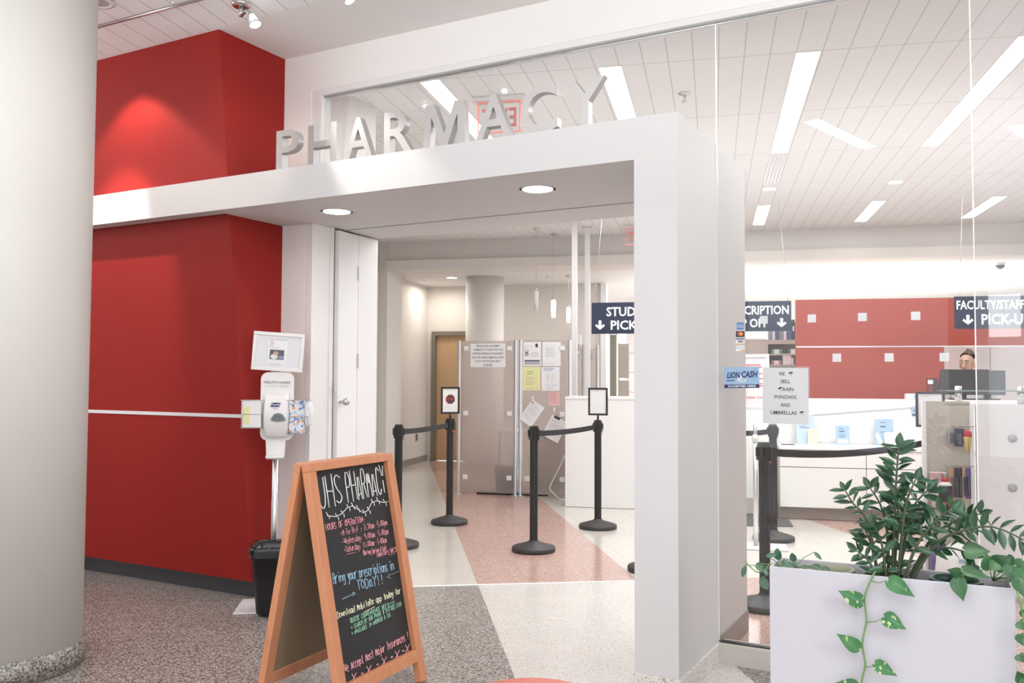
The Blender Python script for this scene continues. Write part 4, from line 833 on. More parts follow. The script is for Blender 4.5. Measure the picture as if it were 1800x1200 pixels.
def belt(a, pb, sag=.02, z0=.955, z1=.955, n=10):
    A = V(a.location)+V((0, 0, z0)); B = V(pb)+V((0, 0, z1)); d = (B-A).normalized()
    pts = [A.lerp(B, i/n)-V((0, 0, sag*4*(i/n)*(1-i/n))) for i in range(n+1)]; pts[0] = A+d*.035
    MB().ribbon(pts, (0, 0, .023), .0025).build('belt', BELT, a)
st2 = stanchion((790, 920), 'black belt stanchion topped by the stop sign frame', math.radians(-15))
st1 = stanchion((699, 961), 'black belt stanchion half hidden behind the chalkboard', math.radians(30))
st3 = stanchion((938, 968), 'black belt stanchion standing in the middle of the pink floor strip', math.radians(40))
st4_ = stanchion((1051, 928), 'black belt stanchion topped by the blank framed sheet beside the white desk', math.radians(10))
st5 = stanchion((1345, 1068), 'black belt stanchion close behind the glass at the planter', math.radians(35))
st6 = stanchion((1360, 949), 'black belt stanchion further back on the cream floor, behind the nearer one by the glass', math.radians(20))
st7 = stanchion((1146, 1003), 'black belt stanchion mostly hidden by the portal pillar, only its base edge showing', 0)
p8 = CAM+ray(1636, 767)*6.49; st8 = stanchion(V((p8.x, p8.y, 0)), 'black belt stanchion hidden behind the pegboard display, holding a framed sheet', 0)
belt(st1, st2.location, .012); belt(st3, st4_.location, .015); belt(st5, st8.location, .045); q = PZ(1262, 940); belt(st6, q, .03)
def sign_frame(stn, w_, h_, face, lab, group, stop=False):
    b = stn.location; N = V((face[0], face[1], 0)).normalized(); R = V((0, 0, 1)).cross(N).normalized()
    O = b-R*(w_/2)+V((0, 0, 1.06)); p = Plate(O, R, (0, 0, 1), w_, h_); t = thing('queue_sign', lab, 'sign', b+V((0, 0, 1.016)), 0, group)
    mb = MB(); fw = .018
    for a in ((0, w_, 0, fw), (0, w_, h_-fw, h_), (0, fw, fw, h_-fw), (w_-fw, w_, fw, h_-fw)): p.solid(mb, .014, *a, front=.004)
    mb.build('frame', BLK, t, bevel=.002); mb = MB(); p.solid(mb, .004, fw*.6, w_-fw*.6, fw*.6, h_-fw*.6, -.002); mb.build('sheet', PAPER, t)
    MB().cyl(b+V((0, 0, 1.014)), b+V((0, 0, 1.065)), .010, 12).build('stem', BLK, t)
    if stop:
        mb = MB(); c = (w_/2, h_*.54); n8 = [(c[0]+.049*math.cos(PI/8+i*PI/4), c[1]+.049*math.sin(PI/8+i*PI/4)) for i in range(8)]; mb.add([p.P(x, y, .0) for x, y in n8], [tuple(range(8))], None, 0)
        n8 = [(c[0]+.043*math.cos(PI/8+i*PI/4), c[1]+.043*math.sin(PI/8+i*PI/4)) for i in range(8)]; mb.add([p.P(x, y, .0006) for x, y in n8], [tuple(range(8))], None, 1)
        mb.build('stop_octagon', [mat('stop_red', (.62, .06, .04), .5), INK], t); mb = MB(); p.text(mb, 'STOP', c[0]-.036, c[0]+.036, c[1]-.012, .026, .015, lift=.0016); mb.build('stop_lettering', mat('stop_red', (.62, .06, .04), .5), t)
        mb = MB(); p.text(mb, 'WE VALUE YOUR PRIVACY', .03, w_-.03, h_*.87, .008); p.text(mb, 'Please wait here to be served', .04, w_-.04, h_*.24, .007); p.text(mb, 'Thank you', w_*.36, w_*.66, h_*.16, .007); mb.build('lettering', INKG, t)
    else:
        mb = MB(); p.lines(mb, .035, w_-.05, (h_-.035,), .002); mb.build('small_print', INKG, t)
    return t
vw = lambda s: (CAM-V(s.location))
def facing(s, turn): d = vw(s); d.z = 0; return rotz(math.radians(turn)) @ d.normalized()
sign_frame(st2, .188, .262, facing(st2, 14), 'black framed stop sign on the stanchion before the wooden door', 'stanchion sign frames', True)
sign_frame(st4_, .190, .262, facing(st4_, -14), 'black framed blank sheet on the stanchion before the white desk', 'stanchion sign frames')
sign_frame(st8, .20, .262, facing(st8, 12), 'black framed white sheet half behind the pegboard display', 'stanchion sign frames')
# ceiling lights
ZL_ = ZS
for u in (-3.12, -1.90, -.70, .497, 1.715, 2.93):
    w_ = {-3.12: 'leftmost row', -1.90: 'behind the letters M and A', -.70: 'behind the letter Y', .497: 'centre of the upper glass, above the air vent', 1.715: 'running to the right edge', 2.93: 'far right row, outside the glass view'}[u]
    if u in (-3.12, 2.93): 
        if u == 2.93: continue
        continue
    troffer(u, 5.5, 7.94, ZS, 'long near ceiling light, '+w_, 'near row of shop troffers', .14)
for u, w_ in ((.497, 'beside the pillar edge'), (1.715, 'second from the pillar'), (2.93, 'furthest right, by the glass joint')): troffer(u, 10.30, 11.57, ZS, 'short bright ceiling light of the far row, '+w_, 'far row of shop troffers', .14)
p = UV(.567, 8.53, ZS); t = thing('air_vent', 'slotted grey air vent in line with the long ceiling light', 'vent', p, YI)
M = Matrix.Translation(p) @ MI; mb = MB()
for i in range(5): x = -.066+i*.033; mb.box(x-.006, x+.006, -.60, .60, -.006, .01, M)
mb.box(-.07, .07, -.61, -.59, -.006, .01, M).box(-.07, .07, .59, .61, -.006, .01, M).build('vent_frame', PLG if False else ALU, t)
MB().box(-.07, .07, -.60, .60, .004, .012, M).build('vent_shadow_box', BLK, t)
for u, v, lab in ((.572, 9.40, 'small square ceiling downlight behind the air vent'), (1.775, 9.33, 'small square ceiling downlight above the far middle light')):
    p = UV(u, v, ZS); t = thing('square_downlight', lab, 'light', p, YI, 'small square downlights'); M = Matrix.Translation(p) @ MI
    MB().box(-.072, .072, -.075, .075, -.006, .004, M).build('trim_ring', PLW, t); MB().box(-.055, .055, -.058, .058, -.009, -.006, M).build('diffuser', mat('soft_diffuser', (1, .97, .93), .5, emit=2), t)
def sprinkler(p, lab):
    t = thing('sprinkler', lab, 'sprinkler', p, 0, 'ceiling sprinklers'); MB().lathe([(.045, 0), (.04, -.006), (.014, -.01), (.012, -.03), (.006, -.04), (.006, -.06)], p, 20).build('escutcheon', STEEL, t); MB().lathe([(.02, -.058), (.02, -.062), (0, -.062)], p, 16).build('deflector', STEEL, t)
sprinkler(PZ(1203, 164, ZS), 'metal sprinkler head in the shop ceiling left of the pane joint'); sprinkler(PZ(964, 486, ZL), 'metal sprinkler head in the low ceiling beside the rear column')
# exit signs (seen from behind, so the letters run backwards)
def exit_sign(c, w_, lab):
    N = NI; R = -TI; h_ = .22; O = c-R*w_/2-V((0, 0, h_+.03)); p = Plate(O, R, (0, 0, 1), w_, h_); t = thing('exit_sign', lab, 'exit sign', c, YI, 'hanging exit signs')
    M = Matrix.Translation(c) @ MI; MB().box(-w_*.62, w_*.62, -.055, .055, -.03, 0, M).build('mount', PLW, t, bevel=.006)
    mb = MB(); p.solid(mb, .006, front=.003); mb.build('panel', CLEAR, t); mb = MB()
    p.text(mb, 'EXIT', w_*.1, w_*.9, h_*.18, h_*.62, .02, lift=.0035)
    for a in ((0, w_, 0, .008), (0, w_, h_-.008, h_), (0, .008, 0, h_), (w_-.008, w_, 0, h_)): p.solid(mb, .008, *a, front=.004)
    mb.build('lettering', EXITR, t)
exit_sign((PZ(832, 178, ZS)+PZ(924, 165, ZS))/2, .31, 'clear exit sign with red letters behind the silver letter A')
exit_sign(PZ(1120, 397, ZS), .31, 'clear exit sign half hidden by the portal pillar')
# hanging direction signs
def hang_sign(u0, u1, v, z0, z1, texts, arrow, lab):
    p = Plate(UV(u0, v, z0), TI, (0, 0, 1), u1-u0, z1-z0); t = thing('hanging_sign', lab, 'sign', p.P(p.w/2, 0), YI, 'hanging direction signs')
    mb = MB(); p.solid(mb, .006, front=.0); mb.build('board', NAVY, t); w_, h_ = p.w, p.h; mb = MB()
    for s, xa, xb, yy, hh in texts: p.text(mb, s, w_*xa, w_*xb, h_*yy, h_*hh, .022, lift=.002)
    ax = w_*arrow; q = lambda x, y: p.P(ax+x*h_, y*h_, .002)
    mb.add([q(-.045, .43), q(-.045, .25), q(-.115, .315), q(-.155, .255), q(0, .13), q(.155, .255), q(.115, .315), q(.045, .25), q(.045, .43)], [tuple(range(9))])
    mb.build('lettering', SIGNW, t); mb = MB()
    return p, t
def chain(t, A, B, bead=True):
    mb = MB(); mb.tube([A, B], .0022, 6); n = int((B-A).length/.05)
    for i in range(n): mb.ball(A.lerp(B, (i+.5)/n), .0045, 6, 4)
    mb.build('chain', STEEL, t)
p, t = hang_sign(-1.26, -.43, 9.3, 1.882, 2.213, (('STUDENT', .19, .84, .56, .29), ('PICK-UP', .245, .82, .13, .29)), .108, 'navy student pick-up sign cut off by the pillar')
chain(t, p.P(.03, p.h), PV(1062, 340, 9.3)); chain(t, p.P(p.w-.03, p.h), p.P(p.w-.03, p.h+1.16))
p, t = hang_sign(-.032, .768, 9.3, 1.897, 2.203, (('PRESCRIPTION', .176, .97, .56, .29), ('DROP OFF', .115, .714, .13, .29)), .882, 'navy prescription drop off sign right of the pillar')
chain(t, p.P(p.w-.03, p.h), PV(1368, 350, 9.3)); chain(t, p.P(.03, p.h), p.P(.03, p.h+1.17))
p, t = hang_sign(2.284, 3.33, 9.3, 1.905, 2.221, (('FACULTY/STAFF/RETIREE', .02, .90, .60, .27), ('PICK-UP', .23, .64, .13, .32)), .115, 'navy faculty and staff pick-up sign before the red wall at the right')
chain(t, p.P(.05, p.h), PV(1692, 345, 9.3)); chain(t, p.P(p.w-.06, p.h), p.P(p.w-.06, p.h+1.15))
# pendant lamps
for (xm, y0, y1, v, ct, lit, lab) in ((942.5, 506, 546, 11.3, ZS, 0, 'unlit white glass pendant, leftmost of the three'), (973, 523, 558, 11.75, ZS, 1, 'lit glass pendant lamp, middle of the three'), (999.5, 536, 567, 13.3, ZL, 1, 'lit glass pendant lamp beside the white post')):
    a, b = PV(xm, y0, v), PV(xm, y1, v); b.x, b.y = a.x, a.y; L = a.z-b.z; t = thing('pendant_lamp', lab, 'pendant lamp', (a.x, a.y, ct), 0, 'glass pendants over the desk')
    c = (a.x, a.y, 0); top = V((a.x, a.y, ct)); mb = MB().lathe([(.05, ct), (.045, ct-.012), (.01, ct-.03), (0, ct-.03)], c, 20); mb.build('canopy', STEEL, t)
    MB().cyl(top, V((a.x, a.y, a.z)), .003, 6).build('cord', mat('pale_cord', (.6, .58, .55), .5), t)
    MB().lathe([(.014, a.z), (.018, a.z-.005), (.018, a.z-L*.14), (.0, a.z-L*.14)], c, 16).build('socket', STEEL, t)
    z = a.z-L*.12; MB().lathe([(.02, z), (.030, z-.012), (.032, z-.05), (.027, b.z+.003), (.0, b.z)], c, 20).build('glass_shade', LAMP_D if lit else MILK, t)
# corridor downlight and small fittings
p = PZ(794, 488, ZL); t = thing('recessed_downlight', 'round recessed downlight in the corridor ceiling before the wooden door', 'light', p)
MB().lathe([(.095, -.004), (.095, 0), (.08, 0), (.078, -.003)], p, 28, cap=False).build('trim_ring', PLW, t); MB().lathe([(.079, -.003), (0, -.003)], p, 28, cap=False).build('diffuser', LAMP_W, t)
spot('corridor_downlight_lamp', p+V((0, 0, -.03)), (p.x, p.y, 0), 12, 100, .7, (1, .94, .84), .08)
q = PV(741, 763, 13.9); uq = -4.80; p = UV(uq, 13.95, .43); t = thing('wall_outlet', 'brown outlet plate low on the corridor wall', 'outlet', p, YI); M = Matrix.Translation(p) @ MI
MB().box(-.003, .006, -.035, .035, -.057, .057, M).build('plate', TOE, t); MB().box(.006, .008, -.016, .016, .01, .035, M).box(.006, .008, -.016, .016, -.035, -.01, M).build('socket', BLK, t)
p = PZ(1758, 462, ZL); t = thing('dome_camera', 'small dark dome camera in the low ceiling at the right', 'camera', p); MB().lathe([(.07, 0), (.07, -.02), (.06, -.03)], p, 24).build('housing', PLW, t); MB().lathe([(.06, -.028), (.055, -.055), (.035, -.08), (0, -.09)], p, 24).build('dome', mat('smoke_dome', (.05, .05, .055), .1), t)
# two tall square posts
for (xm, v, lab) in ((1010, 10.75, 'white square post running to the ceiling, left of the pair'), (1032.5, 11.3, 'white square post running to the ceiling, right of the pair')):
    u = uv(PV(xm, 600, v))[0]; t = thing('square_post', lab, 'post', UV(u, v, 0), YI, 'white posts behind the desk'); MB().box(u-.033, u+.033, v-.033, v+.033, 0, ZS-.012, MI).build('shaft', PLW, t, bevel=.003); MB().box(u-.06, u+.06, v-.05, v+.05, ZS-.012, ZS-.001, MI).build('ceiling_plate', ALU, t); MB().box(u-.05, u+.05, v-.05, v+.05, 0, .01, MI).build('floor_plate', ALU, t)
# frosted screens
def screen(u0, u1, v, z0, z1, poles, lab, clips=(.95, .52, .10), grp='frosted screens'):
    t = thing('frosted_screen', lab, 'screen', UV((u0+u1)/2, v, 0), YI, grp)
    MB().box(u0, u1, v-.004, v+.004, z0, z1, MI).build('frosted_panel', FROST, t)
    for up in poles:
        c = UV(up, v, 0); o = MB().lathe([(.055, 0), (.055, .008), (.022, .012), (.022, 1.866), (.018, 1.872), (0, 1.872)], c, 20).build('pole', SATIN, t)
    for f in clips:
        for up, s in ((u0, 1), (u1, -1)):
            z = z0+(z1-z0)*f; MB().box(up+s*.055-.03, up+s*.055+.03, v-.02, v+.02, z-.028, z+.028, MI).build('clip', PLW, t, bevel=.004)
    return t
screen(-3.0, -2.345, 10.38, .03, 1.862, (-3.035, -2.325), 'frosted screen with the law notice, left of the pair before the desk')
screen(-2.235, -1.70, 10.38, .03, 1.862, (-2.265, -1.665), 'frosted screen covered in papers beside the white post')
v3 = 12.0; ua, ub2, uc = uv(PV(1015, 650, v3))[0], uv(PV(1025.5, 650, v3))[0], uv(PV(1050, 650, v3))[0]
screen(ua-.3, ub2-.03, v3, .3, uv(PV(1025, 606, v3))[2], (ub2,), 'narrow frosted screen further back between the two posts', (.93, .2)); screen(ub2+.06, uc-.03, v3, .3, uv(PV(1050, 613, v3))[2], (uc,), 'frosted screen further back right of the second post', (.93, .2))
# papers on the screens
f1 = lambda x, y: PV(x, y, 10.374)
def paper(lab, pl, pr, ptl, m=PAPER, grp=None, t=.0012, surf=f1):
    p = plate_from_px(surf, pl, pr, ptl); th_ = thing('paper_notice', lab, 'notice', p.P(p.w/2, 0), 0, grp); mb = MB(); p.solid(mb, t, front=0); mb.build('sheet', m, th_); return p, th_
p, t = paper('wide white law notice in capitals on the left frosted screen', (827, 645), (888.5, 645), (827, 604)); mb = MB(); h_ = p.h
for i, (s, a, b) in enumerate((('PENNSYLVANIA LAW PERMITS', .16, .84), ('PHARMACISTS TO SUBSTITUTE A LESS', .08, .93), ('EXPENSIVE GENERICALLY EQUIVALENT', .06, .94), ('DRUG FOR A BRAND NAME DRUG UNLESS', .04, .97), ('YOU OR YOUR PHYSICIAN DIRECT', .12, .87), ('OTHERWISE.', .36, .64))): p.text(mb, s, p.w*a, p.w*b, h_*(.86-i*.163), h_*.088, .004)
mb.build('lettering', INK, t)
p, t = paper('white leaflet with a black house symbol, upper left on the papered screen', (920, 643), (951, 643), (920, 601), PAPER, 'papers on the frosted screen'); w_, h_ = p.w, p.h; mb = MB()
p.lines(mb, w_*.1, w_*.7, [h_*k for k in (.74, .77, .84)], .004, 0, 4); p.lines(mb, w_*.42, w_*.9, [h_*k for k in (.55, .5, .45, .38)], .004, 0, 5); mb.build('small_print', INKG, t)
mb = MB(); quad(mb, p.O, p.R, p.U, p.N, w_*.07, w_*.93, h_*.06, h_*.20, .0008, 1); quad(mb, p.O, p.R, p.U, p.N, w_*.07, w_*.93, h_*.20, h_*.245, .0008, 0); quad(mb, p.O, p.R, p.U, p.N, w_*.1, w_*.28, h_*.43, h_*.53, .0008, 0)
mb.add([p.P(w_*a, h_*b, .0008) for a, b in ((.07, .52), (.31, .52), (.19, .60))], [(0, 1, 2)]); quad(mb, p.O, p.R, p.U, p.N, w_*.165, w_*.215, h_*.445, h_*.54, .0014, 2); quad(mb, p.O, p.R, p.U, p.N, w_*.13, w_*.25, h_*.475, h_*.51, .0014, 2); quad(mb, p.O, p.R, p.U, p.N, w_*.68, w_*.82, h_*.78, h_*.93, .0008, 0); mb.build('symbols', [INK, INKG, PAPER], t)
p, t = paper('white typed letter, upper right on the papered screen', (953.5, 643), (985.5, 643), (953.5, 601), PAPER, 'papers on the frosted screen'); mb = MB(); p.lines(mb, p.w*.15, p.w*.85, [p.h*k for k in (.88, .77, .72, .69, .66, .63, .58, .55, .5, .46, .42, .38, .1)], .0025, 0, 6); mb.build('small_print', INKG, t)
p, t = paper('yellow sheet on the papered frosted screen', (919, 686), (950, 686), (919, 644.5), PAPERY, 'papers on the frosted screen'); mb = MB(); p.lines(mb, p.w*.25, p.w*.75, [p.h*k for k in (.78, .68)], .007, 0, 7); p.lines(mb, p.w*.15, p.w*.85, [p.h*k for k in (.55, .5, .42, .35, .3, .24, .08)], .003, 0, 8); mb.build('small_print', mat('olive_ink', (.35, .32, .12), .7), t)
p, t = paper('white list sheet right of the yellow sheet', (952, 686.5), (984, 686.5), (952, 645), PAPER, 'papers on the frosted screen'); mb = MB(); p.lines(mb, p.w*.1, p.w*.9, [p.h*k for k in (.93, .89, .84)], .005, 0, 9); mb.build('heading', mat('blue_ink', (.25, .28, .5), .7), t); mb = MB(); p.lines(mb, p.w*.28, p.w*.45, [p.h*(.4+k*.035) for k in range(10)], .002, 0, 10); p.lines(mb, p.w*.55, p.w*.72, [p.h*(.4+k*.035) for k in range(10)], .002, 0, 11)
r_ = random.Random(3); [disc(mb, p.O, p.R, p.U, p.N, p.w*r_.uniform(.15, .85), p.h*r_.uniform(.17, .3), .004, .006, .0008, 0, 6) for _ in range(14)]; p.lines(mb, p.w*.3, p.w*.7, [p.h*.1, p.h*.08], .003); mb.build('small_print', INKG, t)
p, t = paper('small pink form under the white list sheet', (964, 713), (984, 713), (964, 689), PAPERP, 'papers on the frosted screen'); mb = MB(); p.lines(mb, p.w*.1, p.w*.92, [p.h*k for k in (.92, .8, .72, .6, .52, .45, .35, .25)], .003, 0, 12); mb.build('small_print', mat('dark_rose_ink', (.45, .16, .15), .7), t)
def hook(x, y, lab):
    a = f1(x, y); t = thing('adhesive_hook', lab, 'hook', a, YI, 'hooks on the frosted screen'); M = Matrix.Translation(a) @ MI; MB().box(-.012, .012, -.006, 0, -.03, .03, M).build('hook_plate', PLW, t, bevel=.004); MB().tube([M @ V((0, -.006, -.012)), M @ V((0, -.022, -.02)), M @ V((0, -.024, -.002))], .004, 8).build('hook_arm', PLW, t)
hook(936.5, 700, 'white hook above the left tilted paper pad'); hook(974.5, 720, 'white hook above the pad with the binder clip')
f2 = lambda x, y: PV(x, y, 10.355)
def pad(lab, bl, br, tl, seed, n, clip_=False):
    p, t = paper(lab, bl, br, tl, PAPER, 'paper pads on hooks', .006, f2); mb = MB(); p.lines(mb, p.w*.1, p.w*.9, [p.h*k for k in (.9, .8, .76, .68, .64, .6, .55, .5, .45, .36, .32, .26, .2)], .003, 0, seed); mb.build('small_print', INKG, t)
    if clip_: mb = MB(); p.solid(mb, .016, p.w*.15, p.w*.5, p.h*.93, p.h*1.02, .006); mb.build('binder_clip', BLK, t)
    else: mb = MB(); disc(mb, p.O, p.R, p.U, p.N, p.w*.14, p.h*.9, .010); mb.build('emblem', INKB, t)
pad('tilted white paper pad hanging left on the papered screen', (912.5, 735.5), (934, 751), (936.5, 702), 21, 5)
pad('white paper pad with black binder clip behind the queue belt', (952.5, 764), (980, 779), (966.5, 726), 22, 5, True)
# white reception desk
DV = 9.66; t = thing('reception_desk', 'tall plain white desk block right of the frosted screens', 'desk', UV(-.5, DV+.3, 0), YI)
MB().box(-1.60, .64, DV, DV+.5, .004, 1.18, MI).build('body', LAM, t); MB().box(-1.605, .64, DV-.008, DV+.52, 1.18, 1.21, MI).build('top', LAM, t, bevel=.003); MB().box(-.3, .64, DV-.006, DV, .004, .165, MI).build('toe_board', mat('pale_taupe', (.56, .50, .44), .5), t)
# dark desk behind the screens
t = thing('counselling_desk', 'dark desk with white top behind the papered frosted screen', 'desk', UV(-2.0, 11.2, 0), YI); ztop = uv(PV(900, 757, 11.0))[2]
MB().box(-2.72, -1.62, 10.9, 11.6, ztop-.04, ztop, MI).build('desk_top', LAM, t); DB = mat('dark_brown_panel', (.075, .058, .05), .55, noise=.1, scale=20); MB().box(-2.2, -1.64, 10.98, 11.55, .01, ztop-.04, MI).build('desk_body', DB, t)
MB().box(-2.68, -2.64, 10.95, 11.0, 0, ztop-.04, MI).build('desk_leg', STEEL, t)
p = UV(-2.50, 10.62, 0); t = thing('waste_bin', 'black waste bin seen through the frosted screen', 'bin', p, YI); M = Matrix.Translation(p) @ MI
mb = MB(); loft(mb, [rring(.10, .09, .002, .03), rring(.12, .11, .30, .03), rring(.127, .117, .30, .03), rring(.127, .117, .325, .03), rring(.115, .105, .325, .03), rring(.095, .085, .05, .03)], M); mb.build('bin_body', BLK, t); MB().prism(rrect(-.128, .128, -.118, .118, .03), .312, .318, M).build('bin_rim', BLKM, t)
a = UV(-2.80, 10.50, 0); t = thing('black_strip', 'long black strip on the floor under the frosted screens', 'power strip', UV(-2.3, 10.50, 0), YI); MB().box(-2.83, -1.95, 10.47, 10.53, .001, .03, MI).build('strip_body', BLK, t, bevel=.004); MB().box(-2.79, -2.74, 10.48, 10.52, .03, .036, MI).build('red_block', REDDOT, t)  # low black strip with a small red block near its left end
cs = [PV(993, 800, 10.33), PV(981, 826, 10.3), PV(967, 855, 10.28), PV(972, 866, 10.25), PV(985, 873, 10.2), PV(993, 866, 10.22)]; cs[-3].z = max(.01, cs[-3].z); cs[-2].z = .008; cs[-1].z = .008
MB().tube([bez(cs, i/30) for i in range(31)], .006, 8).build('cable', PLW, None, 'white cable looping to the floor beside the white desk', 'cable')
p = PV(1016.5, 600, 14.49); t = thing('wall_dispenser', 'rounded white dispenser on the rear wall between the posts', 'dispenser', p, YI); M = Matrix.Translation(p) @ MI; MB().box(-.07, .07, -.12, 0, -.12, .12, M).build('housing', PLW, t, bevel=.02); MB().box(-.03, .03, -.13, -.11, -.09, -.05, M).build('push_bar', PLG, t)
# coral wall behind the counter
vr = 11.5; u0, u1, u2 = uv(PV(1399, 560, vr))[0], 3.75, uv(PV(1660, 640, vr))[0]; zt, zs_ = uv(PV(1500, 525.5, vr))[2], uv(PV(1500, 609, vr))[2]
MB().box(u0, u1, vr, vr+.12, zs_+.008, zt, MI).box(u0, u2, vr, vr+.12, 0, zs_-.008, MI).build('wall_coral', REDP, None, 'coral red partition wall behind the counter', 'wall', None, 'structure')
MB().box(u0, u1, vr+.01, vr+.11, zs_-.008, zs_+.008, MI).build('trim_13', ALU, None, 'thin metal strip across the coral red partition', 'trim', None, 'structure')
# service counter
CV = 9.33; UA, UB = .645, 4.6; t = thing('service_counter', 'long white service counter with drawers and a writing ledge before the coral wall', 'counter', UV(2.4, CV+.3, 0), YI)
MB().box(UA, UB, CV+.07, CV+.65, .004, .125, MI).build('toe_board', TOE, t); MB().box(UA, UB, CV+.02, CV+.65, .125, .715, MI).build('carcass', GREIGE, t)
zl = uv(PV(1440, 784, CV))[2]; MB().box(UA, UB, CV-.015, CV+.40, .705, zl, MI).build('writing_ledge', LAM, t, bevel=.002)
zr = uv(PV(1450, 822, CV))[2]; us = uv(PV(1523, 830, CV))[0]; x = UA
for a, b in ((UA, us), (us, us+.95), (us+.95, us+1.9), (us+1.9, UB)):
    MB().box(a+.004, b-.004, CV, CV+.02, zr+.004, .70, MI).build('drawer', LAM, t, bevel=.0015); MB().box(a+.004, b-.004, CV, CV+.02, .13, zr-.004, MI).build('cabinet_door', LAM, t, bevel=.0015)
bk = CV+.42; zt2 = uv(PV(1500, 701, bk))[2]; MB().box(UA, UB, bk, bk+.25, zl-.03, zt2-.001, MI).build('upper_panel', LAM, t)
za, zb3 = uv(PV(1423, 729, bk-.02))[2], uv(PV(1612, 715, bk-.02))[2]; ua3, ub3 = uv(PV(1423, 729, bk-.02))[0], uv(PV(1612, 715, bk-.02))[0]; sl_ = (zb3-za)/(ub3-ua3); zA = za+sl_*(UA-ua3); uE = UB; zE = min(zt2-.01, za+sl_*(uE-ua3))
ue2 = ua3+(zt2-.012-za)/sl_; ue2 = min(ue2, UB)
MB().hexa([UV(UA, bk-.02, zA), UV(ue2, bk-.02, zt2-.012), UV(ue2, bk, zt2-.012), UV(UA, bk, zA)], [UV(UA, bk-.02, zt2), UV(ue2, bk-.02, zt2), UV(ue2, bk, zt2), UV(UA, bk, zt2)]).build('fascia', WHITE, t)
# brochures on the ledge
def lean(lab, name, bl, br, h_, m, vv, grp, tilt=.30, cat='brochure', t_=.004):
    a, b = PV(*bl, vv), PV(*br, vv); a.z = b.z = zl+.002; R = (b-a).normalized(); U = (V((0, 0, 1))*math.cos(tilt)+NI*math.sin(tilt)).normalized(); p = Plate(a, R, U, (b-a).length, h_); t = thing(name, lab, cat, p.P(p.w/2, 0), YI, grp); mb = MB(); p.solid(mb, t_, front=0); mb.build('cover', m, t); return p, t
vL = CV+.26; BR = 'blue brochures on the writing ledge'
p, t = lean('pale blue brochure leaning behind the umbrella notice', 'brochure', (1401, 782), (1432, 781), .31, mat('paler_blue_board', (.46, .58, .72), .6), vL, BR); mb = MB(); p.lines(mb, p.w*.2, p.w*.8, [p.h*.6, p.h*.55], .005); mb.build('small_print', INKB, t)
p, t = lean('small blue brochure with a white card pocket, middle of the ledge', 'brochure', (1470, 780), (1494, 779), .195, BLUEB, vL, BR, .15); mb = MB(); quad(mb, p.O, p.R, p.U, p.N, p.w*.12, p.w*.88, .012, .055, .001); mb.build('card_pocket', SIGNW, t); mb = MB(); p.lines(mb, p.w*.25, p.w*.75, [p.h*k for k in (.82, .7, .66, .5, .4)], .005, 0, 3); mb.build('small_print', INKB, t)
p, t = lean('wide blue brochure at the right of the ledge', 'brochure', (1539, 779), (1572, 778), .27, BLUEB, vL, BR, .2); mb = MB(); p.lines(mb, p.w*.3, p.w*.75, [p.h*k for k in (.86, .72, .69, .5)], .005, 0, 4); mb.build('small_print', INKB, t)
mb = MB(); mb.add([p.P(p.w*a, p.h*b, .0015) for a, b in ((.02, .35), (.10, .50), (.22, .42), (.45, .06), (.40, .01), (.25, .01), (.12, .22))], [tuple(range(7))]); mb.build('paper_band', SIGNW, t)
p, t = lean('cream price card before the pale blue brochure', 'card', (1421, 783), (1438, 782.5), .165, CREAMC, vL-.06, 'cards on the writing ledge', .2, 'card'); mb = MB(); p.lines(mb, p.w*.2, p.w*.8, [p.h*.8], .005); mb.build('small_print', INKG, t)
p, t = lean('pale green card before the wide blue brochure', 'card', (1555, 780), (1576, 779), .14, mat('pale_green_card', (.62, .70, .64), .6), vL-.06, 'cards on the writing ledge', .2, 'card'); mb = MB(); p.lines(mb, p.w*.2, p.w*.8, [p.h*.8], .005); mb.build('small_print', INKG, t)
a = PV(1384, 780, CV+.1); p = V((a.x, a.y, zl)); MB().cyl(p+TI*-.06+V((0, 0, .005)), p+TI*.07+V((0, 0, .005)), .005, 8).build('pen', BLK, None, 'black pen lying on the writing ledge left of the brochures', 'pen')
# things on the counter top
ct = zt2; vb_ = bk+.1
a = PV(1607, 697, vb_); p = UV(uv(a)[0], vb_, ct); t = thing('small_box', 'small white box with blue print on the counter top', 'box', p, YI); M = Matrix.Translation(p) @ MI; MB().box(-.085, .085, -.05, .05, .001, .058, M).build('carton', PLW, t, bevel=.003); mb = MB(); mb.box(-.02, .05, -.052, -.049, .012, .045, M).build('printed_panel', BLUEB, t)
u_ = uv(PV(1680, 690, vb_))[0]; p = UV(u_+.08, bk+.13, ct); t = thing('monitor', 'black computer monitor seen from behind on the counter', 'monitor', p, YI); M = Matrix.Translation(p) @ MI
zt3 = uv(PV(1685, 649, vb_))[2]-ct; MB().hexa([M @ V(q) for q in ((-.24, -.02, .05), (.24, -.02, .05), (.24, .03, .05), (-.24, .03, .05))], [M @ V(q) for q in ((-.21, -.02, zt3), (.24, -.02, zt3), (.24, .03, zt3), (-.21, .03, zt3))]).build('housing', mat('monitor_black', (.035, .034, .034), .45), t, bevel=.006); MB().box(-.03, .03, .0, .03, .01, .1, M).build('stand', BLK, t); MB().box(-.12, .12, -.06, .09, .001, .012, M).build('foot', BLK, t)
u_ = uv(PV(1730, 690, vb_))[0]; p = UV(u_+.05, bk+.15, ct); t = thing('monitor', 'second dark monitor seen through the hazier right pane', 'monitor', p, YI); M = Matrix.Translation(p) @ MI
MB().box(-.13, .16, -.02, .03, .05, zt3-.01, M).build('housing', mat('monitor_grey', (.06, .07, .075), .45), t, bevel=.006); MB().box(-.03, .03, .0, .03, .01, .1, M).build('stand', BLK, t); MB().box(-.10, .10, -.06, .09, .001, .012, M).build('foot', BLK, t)
